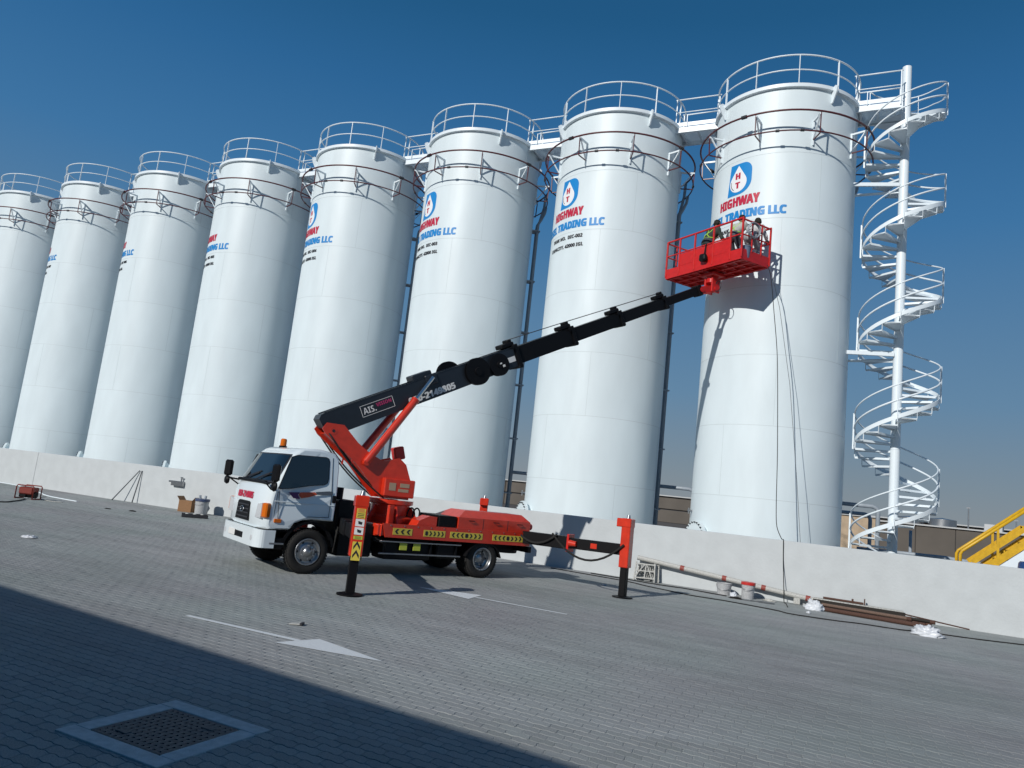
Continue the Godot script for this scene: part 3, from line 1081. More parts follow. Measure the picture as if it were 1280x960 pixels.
# ------------------------------------------------------------------ what stands far behind
func make_background() -> void:
	var t := thing("warehouse", "long low brown warehouse seen between the tanks", "warehouse", Vector3(-40, 0, -78))
	var st := new_st()
	box(st, Vector3(0, 0.35, 0), Vector3(130, 0.8, 12))
	part("base_wall", st, M.dark_fit, t)
	for k in 26:
		for lv in 2:
			st = new_st()
			box(st, Vector3(-62.5 + 5.0 * k, 1.32 + 1.28 * lv, 0.0), Vector3(4.94, 1.16, 12.1), Basis.IDENTITY, 0.02)
			part("cladding_panel", st, M.brown_wall, t)
	st = new_st()
	box(st, Vector3(0, 1.9, 0), Vector3(130, 2.5, 11.8))
	part("frame_wall", st, M.ink, t)
	st = new_st()
	box(st, Vector3(0, 3.26, 0), Vector3(130.4, 0.1, 12.6))
	part("roof", st, M.roof_grey, t)

	var w := thing("warehouse", "brown panelled warehouse behind the foot of the spiral staircase", "warehouse", Vector3(5.2, 0, -64), deg_to_rad(-12.0))
	st = new_st()
	box(st, Vector3(0, 1.3, 0), Vector3(17.0, 2.6, 9.8))
	part("frame_wall", st, M.ink, w)
	for k in 7:
		st = new_st()
		box(st, Vector3(-7.2 + 2.4 * k, 1.65, 0), Vector3(2.37, 2.1, 10.0), Basis.IDENTITY, 0.02)
		part("cladding_panel", st, M.brown_wall, w)
	st = new_st()
	box(st, Vector3(0, 2.75, 0), Vector3(17.3, 0.09, 10.3))
	part("roof", st, M.roof_grey, w)
	for k in [[-2.6, 0.55], [-0.4, 0.62]]:
		st = new_st()
		lathe(st, Vector3(k[0], 2.78, -1.0), [[0.0, 0.0], [0.95, 0.0], [0.95, k[1]], [0.0, k[1] + 0.12]], 24)
		part("roof_tank", st, M.steel, w)

	for k in [[1.6, 1.5], [4.4, 0.9], [-6.0, 1.1]]:
		st = new_st()
		rod(st, Vector3(k[0], 2.78, 2.0), Vector3(k[0], 2.78 + k[1], 2.0), 0.05, 0.035, 8)
		box(st, Vector3(k[0], 2.80 + k[1], 2.0), Vector3(0.24, 0.06, 0.1))
		part("roof_mast", st, M.steel, w)
	for k in 3:
		st = new_st()
		box(st, Vector3(3.0 + 2.0 * k, 3.05, 0.5), Vector3(1.1, 0.55, 1.2), Basis.IDENTITY, 0.04)
		part("roof_unit", st, M.roof_grey, w)

	var b := thing("shed", "beige rendered shed beside the lowest part of the staircase", "shed", Vector3(-1.0, 0, -50))
	st = new_st()
	box(st, Vector3(0, 1.35, 0), Vector3(3.0, 2.7, 3.0), Basis.IDENTITY, 0.03)
	part("wall", st, M.beige_wall, b)
	st = new_st()
	box(st, Vector3(0, 2.75, 0), Vector3(3.2, 0.1, 3.2))
	part("roof", st, M.roof_grey, b)

	var g := thing("goalpost_piping", "bent grey steel piping standing behind the foot of the spiral staircase", "piping", Vector3(-0.2, 0, -26.5))
	st = new_st()
	tube(st, [Vector3(-0.9, 0, 0), Vector3(-0.9, 2.2, 0), Vector3(-0.85, 2.32, 0), Vector3(-0.75, 2.36, 0), Vector3(0.1, 2.36, 0), Vector3(0.22, 2.32, 0), Vector3(0.26, 2.2, 0), Vector3(0.26, 0, 0)], 0.06, 10)
	part("bent_pipe", st, M.pipe_grey, g)
	st = new_st()
	tube(st, [Vector3(0.26, 0.5, 0), Vector3(1.3, 0.5, 0), Vector3(1.4, 0.6, 0), Vector3(1.4, 2.0, 0)], 0.045, 10)
	part("branch_pipe", st, M.pipe_grey, g)

	var r := thing("pipe_rack", "low rack of white and blue-grey pipes behind the wall", "pipe rack", Vector3(1.9, 0, -27.0))
	for k in 3:
		st = new_st()
		tube(st, [Vector3(-2.2, 1.02 + 0.12 * k, 0.3 * k), Vector3(0.2, 1.05 + 0.12 * k, 0.3 * k), Vector3(1.8 + 0.3 * k, 0.95 + 0.1 * k, 0.3 * k)], 0.06, 10)
		part("pipe", st, M.white_steel if k == 1 else M.pipe_grey, r)
	for k in 4:
		st = new_st()
		bar(st, Vector3(-2.0 + 1.2 * k, 0, 0.1), Vector3(-2.0 + 1.2 * k, 1.3, 0.1), 0.08, 0.08)
		part("leg", st, M.pipe_grey, r)
	st = new_st()
	box(st, Vector3(0.6, 1.05, 0.75), Vector3(0.5, 0.3, 0.3), Basis.IDENTITY, 0.03)
	part("valve_body", st, M.white_steel, r)

	# yellow stair up to a platform
	var y := thing("access_stair", "yellow painted steel stair with handrails rising behind the wall", "stair", Vector3(2.05, 0, -20.6))
	var slope := 0.87
	var d := Vector3(1.0, slope, 0)
	for s in [0.0, -0.85]:
		st = new_st()
		bar(st, Vector3(-0.9, -0.02 + 0.12, s), Vector3(2.3, 0.12 + 3.2 * slope - 0.02, s), 0.03, 0.16)
		part("string", st, M.yellow, y)
		st = new_st()
		tube(st, [Vector3(-0.08, 0.72, s), Vector3(-0.08, 1.52, s), Vector3(-0.04, 1.60, s), Vector3(2.3, 1.62 + 2.3 * slope, s)], 0.036, 10)
		part("hand_rail", st, M.yellow, y)
		st = new_st()
		bar(st, Vector3(0.16, 1.36, s), Vector3(1.25, 1.36 + 1.09 * slope, s), 0.02, 0.11)
		bar(st, Vector3(1.22, 1.36 + 1.06 * slope, s), Vector3(2.3, 1.36 + 1.06 * slope, s), 0.02, 0.11)
		part("middle_rail", st, M.yellow, y)
		st = new_st()
		bar(st, Vector3(0.66, 0.7 + 0.66 * slope, s), Vector3(0.66, 1.6 + 0.66 * slope, s), 0.05, 0.05)
		part("rail_post", st, M.yellow, y)
	for k in 12:
		st = new_st()
		box(st, Vector3(-0.72 + 0.25 * k, 0.2 + 0.2175 * k, -0.425), Vector3(0.24, 0.03, 0.81))
		part("tread", st, M.yellow, y)

	st = new_st()
	prism(st, pv([0.52, 1.21, 2.3, 1.21 + 1.78 * slope, 2.3, 0.5, 0.52, 0.0]), Vector3(0, 0, 0.03), Basis.IDENTITY, 0.02)
	part("side_sheet", st, M.white_steel, y)
	var dr := thing("plastic_drum", "dark blue plastic drum standing by the yellow stair", "drum", Vector3(3.30, -0.12, -20.1))
	st = new_st()
	var dp := [[0.0, 0.9], [0.29, 0.9], [0.29, 1.15], [0.305, 1.17], [0.29, 1.19], [0.29, 1.40], [0.305, 1.42], [0.29, 1.44], [0.27, 1.60], [0.24, 1.64], [0.0, 1.65]]
	lathe(st, Vector3.ZERO, dp, 24, Basis.IDENTITY, false)
	part("barrel", st, paint(lin(0.01, 0.05, 0.18), 0.35), dr)
	st = new_st()
	box(st, Vector3(0, 0.45, 0), Vector3(0.7, 0.9, 0.7), Basis.IDENTITY, 0.02)
	part("stand", st, M.pipe_grey, dr)

# ------------------------------------------------------------------ boom lift truck
func P(u: float, y: float, v: float) -> Vector3:
	return Vector3(u, y, -v)

func half_width(y: float) -> float:
	return 0.965 if y < 1.42 else 0.965 - (y - 1.42) * 0.13

func cab_point(q: Vector2, t: float, inset: float) -> Vector3:
	var c := Vector2(0.2, 1.4)
	var p := q + (c - q).normalized() * inset
	var u := p.x
	var k := maxf(0.0, absf(t) - 0.45) / 0.55
	if q.x > 0.45:
		u -= 0.10 * k * k
	return P(u, p.y, t * half_width(p.y))

func wheel(parent: Node3D, at: Vector3, side: float, dished: bool) -> void:
	# the lathe's own axis points outward
	var f := Basis(Vector3.RIGHT, -PI * 0.5 if side > 0.0 else PI * 0.5)
	var w := put("wheel", null, null, parent, at)
	var st := new_st()
	lathe(st, Vector3.ZERO, [[0.20, -0.20], [0.33, -0.21], [0.37, -0.19], [0.382, -0.15], [0.384, -0.10], [0.382, -0.05], [0.37, -0.01], [0.33, 0.005], [0.27, 0.004], [0.235, -0.01], [0.225, -0.03]], 40, f, false)
	w.mesh = commit(st)
	w.material_override = M.rubber
	# tread blocks stand proud of the tyre
	st = new_st()
	for k in 44:
		var a := TAU * k / 44.0
		for s in [-0.155, -0.055]:
			var c := f * Vector3(0.383 * sin(a), s, 0.383 * cos(a))
			var rad := f * Vector3(sin(a), 0, cos(a))
			var ax := f * Vector3.UP
			box(st, c, Vector3(0.034, 0.010, 0.07), Basis(rad.cross(ax), rad, ax))
	part("tread_block", st, M.rubber, w).set_meta("kind", "stuff")
	st = new_st()
	if dished:
		lathe(st, Vector3.ZERO, [[0.236, -0.012], [0.23, 0.004], [0.215, 0.0], [0.205, -0.03], [0.198, -0.13], [0.14, -0.15], [0.13, -0.10], [0.0, -0.095]], 32, f, false)
	else:
		lathe(st, Vector3.ZERO, [[0.236, -0.012], [0.23, 0.004], [0.212, 0.0], [0.20, -0.035], [0.165, -0.05], [0.14, -0.02], [0.10, 0.0], [0.085, 0.0], [0.08, 0.03], [0.0, 0.04]], 32, f, false)
	var rim := part("rim", st, M.steel, w)
	st = new_st()
	for k in 6:
		var a := TAU * k / 6.0
		var b := f * Vector3(0.115 * sin(a), -0.01 if not dished else -0.13, 0.115 * cos(a))
		rod(st, b, b + f * Vector3(0, 0.035, 0), 0.015, 0.013, 6)
	part("wheel_nut", st, M.chrome, rim).set_meta("kind", "stuff")
	st = new_st()
	for k in 6:
		var a := TAU * (k + 0.5) / 6.0
		var b := f * Vector3(0.172 * sin(a), -0.046 if not dished else -0.139, 0.172 * cos(a))
		rod(st, b, b + f * Vector3(0, 0.006, 0), 0.022, 0.022, 10)
	part("rim_hole", st, M.ink, rim).set_meta("kind", "stuff")

func side_plate(st: SurfaceTool, outline: Array, v: float, depth := 0.004) -> void:
	# an outline (u, y) on the left flank, standing out from v
	prism(st, pv(outline), P(0, 0, v + depth), Basis(Vector3(1, 0, 0), Vector3.UP, Vector3(0, 0, 1)), depth)

func make_cab(t: Node3D) -> void:
	var prof := [Vector2(-0.42, 0.93), Vector2(-0.425, 1.4), Vector2(-0.42, 1.9), Vector2(-0.395, 2.07), Vector2(-0.32, 2.15), Vector2(-0.05, 2.19), Vector2(0.28, 2.175), Vector2(0.46, 2.125), Vector2(0.54, 2.05), Vector2(0.79, 1.53), Vector2(0.845, 1.45), Vector2(0.88, 1.30), Vector2(0.90, 1.08), Vector2(0.90, 0.78), Vector2(0.86, 0.73), Vector2(0.50, 0.73), Vector2(0.44, 0.76), Vector2(0.32, 0.85), Vector2(0.15, 0.915), Vector2(0.0, 0.935), Vector2(-0.2, 0.93)]
	var stations := [[-1.0, 0.045], [-0.985, 0.018], [-0.95, 0.004], [-0.8, 0.0], [-0.55, 0.0], [-0.25, 0.0], [0.0, 0.0], [0.25, 0.0], [0.55, 0.0], [0.8, 0.0], [0.95, 0.004], [0.985, 0.018], [1.0, 0.045]]
	var st := new_st()
	var n := prof.size()
	for s in stations.size() - 1:
		for k in n:
			st.set_smooth_group(1 if k in [0, 1, 2, 3, 4, 5, 6, 7] else 2 + k / 2)
			var A := cab_point(prof[k], stations[s][0], stations[s][1])
			var B := cab_point(prof[(k + 1) % n], stations[s][0], stations[s][1])
			var C := cab_point(prof[(k + 1) % n], stations[s + 1][0], stations[s + 1][1])
			var D := cab_point(prof[k], stations[s + 1][0], stations[s + 1][1])
			quad(st, A, B, C, D)
	var poly := PackedVector2Array(prof)
	var idx := Geometry2D.triangulate_polygon(poly)
	flat(st)
	for e in [0, stations.size() - 1]:
		for k in range(0, idx.size(), 3):
			var a := cab_point(prof[idx[k]], stations[e][0], stations[e][1])
			var b := cab_point(prof[idx[k + 1]], stations[e][0], stations[e][1])
			var c := cab_point(prof[idx[k + 2]], stations[e][0], stations[e][1])
			tri(st, a, b, c)
	var cab := part("cab", st, M.cab_white, t)
	# windscreen with its rubber seal
	for layer in [["windscreen_seal", M.ink, 0.93, 0.03, 0.006], ["windscreen", M.glass, 0.90, 0.0, 0.012]]:
		st = new_st()
		var lo: Vector2 = Vector2(0.785, 1.545) + Vector2(0.012, -0.025) * (layer[3] / 0.03)
		var hi: Vector2 = Vector2(0.556, 2.018) + Vector2(-0.012, 0.025) * (layer[3] / 0.03)
		var nrm: Vector2 = Vector2(0.90, 0.43) * layer[4]
		st.set_smooth_group(1)
		for s in 16:
			var t0: float = layer[2] * (-1.0 + s / 8.0)
			var t1: float = layer[2] * (-1.0 + (s + 1) / 8.0)
			quad(st, cab_point(lo + nrm, t1, 0.0), cab_point(lo + nrm, t0, 0.0), cab_point(hi + nrm, t0, 0.0), cab_point(hi + nrm, t1, 0.0))
		part(layer[0], st, layer[1], cab)
	# side windows follow the leaning flank
	var win := [0.51, 2.00, 0.40, 2.045, -0.14, 2.065, -0.19, 2.045, -0.215, 1.99, -0.225, 1.68, -0.205, 1.60, -0.15, 1.565, 0.10, 1.53, 0.45, 1.45, 0.66, 1.42, 0.695, 1.44]
	for side in [1.0, -1.0]:
		for layer in [["window_seal", M.ink, 1.0, 0.004], ["side_window", M.glass, 0.955, 0.009]]:
			st = new_st()
			flat(st)
			var wp := pv(win)
			var c := Vector2(0.2, 1.76)
			for k in wp.size():
				wp[k] = c + (wp[k] - c) * layer[2]
			var wi := Geometry2D.triangulate_polygon(wp)
			for k in range(0, wi.size(), 3):
				var q := []
				for m in 3:
					var p := wp[wi[k + m]]
					q.append(P(p.x, p.y, side * (half_width(p.y) + layer[3])))
				tri(st, q[0], q[1], q[2])
			part(layer[0], st, layer[1], cab)
	# door: shut lines, handle and the coloured stripe
	for side in [1.0, -1.0]:
		st = new_st()
		var o: float = side * 0.966
		bar(st, P(-0.30, 1.0, o), P(-0.30, 1.42, o), 0.008, 0.008)
		bar(st, P(-0.30, 1.42, o), P(-0.27, 2.06, side * (half_width(2.06) + 0.001)), 0.008, 0.008)
		bar(st, P(0.66, 1.40, o), P(0.62, 0.92, o), 0.008, 0.008)
		bar(st, P(-0.30, 1.0, o), P(0.1, 0.985, o), 0.008, 0.008)
		part("door_shut_line", st, M.dark_fit, cab)
		st = new_st()
		box(st, P(0.17, 1.215, side * 0.966), Vector3(1.1, 0.018, 0.010), Basis.IDENTITY, 0.003)
		part("door_moulding", st, M.cab_white, cab)
		st = new_st()
		box(st, P(-0.36, 1.33, side * 0.972), Vector3(0.07, 0.13, 0.03), Basis.IDENTITY, 0.008)
		part("door_handle", st, M.black, cab)
	st = new_st()
	side_plate(st, [0.50, 1.385, 0.30, 1.40, 0.33, 1.355, 0.28, 1.285, 0.40, 1.29], 0.967)
	part("stripe", st, M.purple, cab).set_meta("label", "purple decal on the cab door")
	st = new_st()
	side_plate(st, [0.29, 1.40, 0.02, 1.425, -0.03, 1.385, 0.12, 1.33, 0.26, 1.30, 0.31, 1.355], 0.968)
	part("stripe", st, M.orange, cab).set_meta("label", "orange decal on the cab door")
	st = new_st()
	side_plate(st, [0.01, 1.43, -0.25, 1.465, -0.32, 1.46, -0.32, 1.40, -0.10, 1.385, -0.02, 1.385], 0.969)
	part("stripe", st, M.grey_stripe, cab).set_meta("label", "dark grey decal on the cab door")
	st = new_st()
	box(st, P(0.62, 0.885, 0.968), Vector3(0.13, 0.065, 0.03), Basis.IDENTITY, 0.008)
	part("side_marker", st, M.amber, cab)
	# nose: headlights, indicators, grille, emblem and number
	for side in [1.0, -1.0]:
		st = new_st()
		prism(st, pv([-0.13, -0.13, 0.14, -0.13, 0.14, 0.13, -0.07, 0.10]), P(0.845, 1.035, side * 0.72), Basis(Vector3(0, 0, -side), Vector3.UP, Vector3(1, 0, 0)), 0.045)
		part("headlight", st, M.lamp_clear, cab)
		st = new_st()
		box(st, P(0.80, 1.045, side * 0.905), Vector3(0.15, 0.25, 0.13), Basis(Vector3.UP, side * 0.35), 0.02)
		part("indicator", st, M.amber, cab)
	st = new_st()
	prism(st, pv([-0.36, -0.17, 0.36, -0.17, 0.31, 0.14, 0.24, 0.165, -0.24, 0.165, -0.31, 0.14]), P(0.895, 0.985, 0.0), Basis(Vector3(0, 0, 1), Vector3.UP, Vector3(-1, 0, 0)) * Basis(Vector3.UP, PI), 0.018)
	var gr := part("grille", st, M.black, cab)
	for k in 4:
		st = new_st()
		box(st, P(0.918, 0.87 + 0.07 * k, 0.0), Vector3(0.014, 0.022, 0.60), Basis.IDENTITY, 0.004)
		part("grille_bar", st, M.dark_fit, gr)
	st = new_st()
	var ov := []
	for k in 20:
		var a := TAU * k / 20.0
		ov.append(P(0.932, 1.0 + 0.048 * sin(a), 0.085 * cos(a)))
	tube(st, ov, 0.007, 6, true)
	for s in [-1.0, 1.0]:
		bar(st, P(0.932, 0.962, s * 0.035 + 0.012), P(0.932, 1.038, s * 0.035 - 0.012), 0.008, 0.016)
	bar(st, P(0.932, 0.995, 0.03), P(0.932, 1.006, -0.03), 0.008, 0.014)
	part("emblem", st, M.chrome, gr)
	st = new_st()
	var nf := Basis(Vector3(0, 0, -1), Vector3(-0.10, 0.99, 0).normalized(), Vector3(0.99, 0.10, 0).normalized())
	flat_letters(st, "050-2149805", 0.80, 0.125, P(0.899, 1.20, -0.44), nf, 0.012)
	part("number_lettering", st, M.logo_red, cab).set_meta("label", "red lettering reading 050-2149805 on the nose")
	# bumper
	st = new_st()
	var bo := PackedVector2Array()
	for k in 9:
		var a := PI * 0.5 * k / 8.0
		bo.append(Vector2(0.80 + 0.16 * sin(a), 0.06 + 0.20 * cos(a)))
	var bump := PackedVector2Array()
	bump.append(Vector2(0.62, 0.965)); bump.append(Vector2(0.76, 0.965))
	for k in 7:
		var a := PI * 0.5 * k / 6.0
		bump.append(Vector2(0.80 + 0.14 * sin(a), 0.72 + 0.245 * cos(a)))
	for k in 7:
		var a := PI * 0.5 * (6 - k) / 6.0
		bump.append(Vector2(0.80 + 0.14 * sin(a), -0.72 - 0.245 * cos(a)))
	bump.append(Vector2(0.76, -0.965)); bump.append(Vector2(0.62, -0.965))
	bump.append(Vector2(0.62, -0.90)); bump.append(Vector2(0.80, -0.70)); bump.append(Vector2(0.80, 0.70)); bump.append(Vector2(0.62, 0.90))
	# outline (u, v) raised along y
	prism(st, bump, P(0, 0.42, 0), Basis(Vector3(1, 0, 0), Vector3(0, 0, -1), Vector3(0, 1, 0)), 0.30)
	var bp := part("bumper", st, M.cab_white, cab)
	st = new_st()
	box(st, P(0.942, 0.56, 0.05), Vector3(0.012, 0.10, 0.42), Basis.IDENTITY, 0.003)
	part("bumper_slot", st, M.black, bp)
	st = new_st()
	box(st, P(0.952, 0.57, -0.30), Vector3(0.008, 0.11, 0.34), Basis.IDENTITY, 0.002)
	part("number_plate", st, M.white_sticker, bp)
	for side in [1.0, -1.0]:
		st = new_st()
		lathe(st, P(0.90, 0.56, side * 0.70), [[0.0, 0.045], [0.05, 0.04], [0.055, 0.0]], 16, Basis(Vector3(0, 0, 1), Vector3(1, 0, 0), Vector3(0, 1, 0)))
		part("fog_lamp", st, M.lamp_clear, bp)
	st = new_st()
	box(st, P(0.62, 0.72, 0), Vector3(0.46, 0.018, 1.88))
	box(st, P(0.30, 0.60, 0), Vector3(0.9, 0.22, 1.5))
	box(st, P(0.60, 0.50, 0.88), Vector3(0.30, 0.20, 0.14), Basis.IDENTITY, 0.02)
	box(st, P(0.60, 0.50, -0.88), Vector3(0.30, 0.20, 0.14), Basis.IDENTITY, 0.02)
	part("underbody", st, M.black, cab)
	# wheel arch lining
	for side in [1.0, -1.0]:
		st = new_st()
		var arch := PackedVector2Array()
		for k in 13:
			var a := deg_to_rad(10.0 + 160.0 * k / 12.0)
			arch.append(Vector2(0.50 * cos(a), 0.40 + 0.51 * sin(a)))
		for k in 13:
			var a := deg_to_rad(170.0 - 160.0 * k / 12.0)
			arch.append(Vector2(0.45 * cos(a), 0.40 + 0.46 * sin(a)))
		prism(st, arch, P(0, 0, side * 0.80 + 0.145), Basis(Vector3(1, 0, 0), Vector3.UP, Vector3(0, 0, 1)), 0.29)
		part("wheel_arch", st, M.black, cab)
	for side in [1.0, -1.0]:
		st = new_st()
		box(st, P(-0.50, 0.62, side * 0.84), Vector3(0.012, 0.46, 0.24), Basis(Vector3(0, 0, 1), 0.10))
		part("mud_flap", st, M.rubber, cab)
		st = new_st()
		box(st, P(0.58, 0.50, side * 0.955), Vector3(0.26, 0.03, 0.03), Basis.IDENTITY, 0.006)
		part("step_plate", st, M.steel, cab)
		st = new_st()
		bar(st, P(0.685, 1.38, side * 0.955), P(0.70, 0.78, side * 0.95), 0.010, 0.010)
		part("nose_panel_gap", st, M.ink, cab)
	# mirrors on bent arms, wipers, beacon
	for side in [1.0, -1.0]:
		st = new_st()
		var m := P(0.84 if side > 0.0 else 0.92, 1.66, side * 1.15)
		box(st, m + Vector3(0, 0.03, 0), Vector3(0.07, 0.30, 0.19), Basis(Vector3.UP, 0.25 if side > 0.0 else 0.55), 0.03)
		var mir := part("mirror", st, M.black, cab)
		st = new_st()
		box(st, m + Basis(Vector3.UP, 0.25 if side > 0.0 else 0.55) * Vector3(-0.037, 0.03, 0.0), Vector3(0.006, 0.25, 0.15), Basis(Vector3.UP, 0.25 if side > 0.0 else 0.55))
		part("mirror_glass", st, M.chrome, mir)
		st = new_st()
		lathe(st, m + Vector3(0.0, -0.20, 0), [[0.0, 0.04], [0.06, 0.035], [0.085, 0.0], [0.075, -0.03], [0.0, -0.035]], 16, Basis(Vector3(0, 0, 1), Vector3(1, 0, 0), Vector3(0, 1, 0)))
		part("round_mirror", st, M.black, mir)
		st = new_st()
		tube(st, [P(0.80, 1.49, side * 0.80), P(0.90, 1.50, side * 0.90), P(0.92, 1.51, side * 1.05), m + Vector3(0.02, -0.14, 0), m], 0.016, 8)
		tube(st, [P(0.78, 1.40, side * 0.88), P(0.92, 1.50, side * 0.98)], 0.013, 8)
		part("mirror_arm", st, M.black, mir)
	st = new_st()
	box(st, P(0.828, 1.515, 0), Vector3(0.05, 0.05, 1.45), Basis(Vector3(0, 0, 1), -0.45), 0.01)
	part("cowl", st, M.black, cab)
	for e in [[-0.45, 0.1], [0.15, 0.62]]:
		st = new_st()
		bar(st, P(0.832, 1.54, e[0]), P(0.755, 1.66, e[1]), 0.014, 0.014)
		bar(st, P(0.812, 1.57, e[0] + 0.1), P(0.735, 1.70, e[1] + 0.06), 0.012, 0.022)
		part("wiper", st, M.ink, cab)
	st = new_st()
	lathe(st, P(0.22, 2.17, -0.36), [[0.075, 0.0], [0.075, 0.035], [0.0, 0.04]], 18)
	var bs := part("beacon_base", st, M.black, cab)
	st = new_st()
	lathe(st, P(0.22, 2.208, -0.36), [[0.06, 0.0], [0.058, 0.11], [0.045, 0.135], [0.0, 0.14]], 18)
	part("beacon_lens", st, M.amber, bs)

func chevrons(st: SurfaceTool, u0: float, u1: float, y: float, h: float, v: float, n: int, turn_at: int) -> void:
	# black arrow marks in the sticker's field; those past turn_at point the other way
	for k in n:
		var c := u0 + (u1 - u0) * (k + 0.5) / n
		var w := absf(u1 - u0) / n * 0.33
		if k == turn_at:
			side_plate(st, [c - w, y - h * 0.25, c, y - h * 0.36, c + w, y - h * 0.25, c + w, y + h * 0.25, c, y + h * 0.36, c - w, y + h * 0.25], v, 0.002)
			continue
		var s := 1.0 if k < turn_at else -1.0
		side_plate(st, [c + s * w, y, c, y + h * 0.36, c - s * w, y + h * 0.36, c, y, c - s * w, y - h * 0.36, c, y - h * 0.36], v, 0.002)

func outrigger(t: Node3D, inner: Vector3, foot: Vector3, height: float, detailed: bool) -> void:
	var st := new_st()
	var b0 := Vector3(inner.x, 0.88, inner.z)
	var b1 := Vector3(foot.x, 0.92, foot.z)
	var d := (b1 - b0).normalized()
	var side := d.cross(Vector3.UP).normalized()
	bar(st, b0, b0.lerp(b1, 0.55), 0.22, 0.26, 0.012)
	bar(st, b0.lerp(b1, 0.50), b1 - d * 0.06, 0.18, 0.215, 0.012)
	var o := part("outrigger", st, M.black, t)
	st = new_st()
	var f := Basis(d, Vector3.UP, side)
	box(st, Vector3(foot.x, height * 0.5 + 0.29, foot.z), Vector3(0.195, height - 0.58, 0.195), f, 0.012)
	var leg := part("leg_housing", st, M.red, o)
	st = new_st()
	box(st, Vector3(foot.x, height - 0.09, foot.z) - d * 0.05, Vector3(0.31, 0.17, 0.215), f, 0.012)
	part("leg_head", st, M.red, o)
	st = new_st()
	rod(st, Vector3(foot.x, height - 0.01, foot.z), Vector3(foot.x, height + 0.07, foot.z), 0.045, 0.03, 10)
	part("leg_cap", st, M.steel, o)
	st = new_st()
	box(st, Vector3(foot.x, 0.33, foot.z), Vector3(0.135, 0.62, 0.135), f, 0.01)
	part("leg", st, M.black, o)
	st = new_st()
	lathe(st, Vector3(foot.x, 0.004, foot.z), [[0.0, 0.0], [0.20, 0.0], [0.20, 0.018], [0.10, 0.035], [0.0, 0.036]], 20)
	part("foot_plate", st, M.black, o)
	if not detailed: return
	st = new_st()
	var h0 := b0.lerp(b1, 0.42) + Vector3(0, 0.16, 0) + side * 0.14
	var h1 := b1 + Vector3(0, 0.10, 0) + side * 0.13
	var pts := []
	for k in 13:
		var q := k / 12.0
		pts.append(h0.lerp(h1, q) - Vector3(0, 0.42 * 4.0 * q * (1.0 - q), 0))
	tube(st, pts, 0.022, 8)
	part("hydraulic_hose", st, M.rubber, o)
	st = new_st()
	pts = []
	for k in 11:
		var q := k / 10.0
		pts.append(b0.lerp(b1, 0.10 + 0.36 * q) + side * 0.15 + Vector3(0, 0.14 - 0.22 * 4.0 * q * (1.0 - q), 0))
	tube(st, pts, 0.024, 8)
	part("hydraulic_hose", st, M.rubber, o)
	st = new_st()
	box(st, b0.lerp(b1, 0.55), Vector3(0.05, 0.36, 0.25), f, 0.006)
	part("beam_collar", st, M.basket_red, o)
	st = new_st()
	rod(st, b0.lerp(b1, 0.565) + side * 0.11, b0.lerp(b1, 0.625) + side * 0.12, 0.07, 0.05, 12)
	part("reflector", st, M.red, o)
	st = new_st()
	box(st, b0.lerp(b1, 0.76) + side * 0.092, Vector3(0.14, 0.10, 0.006), f)
	part("label_plate", st, M.red, o)

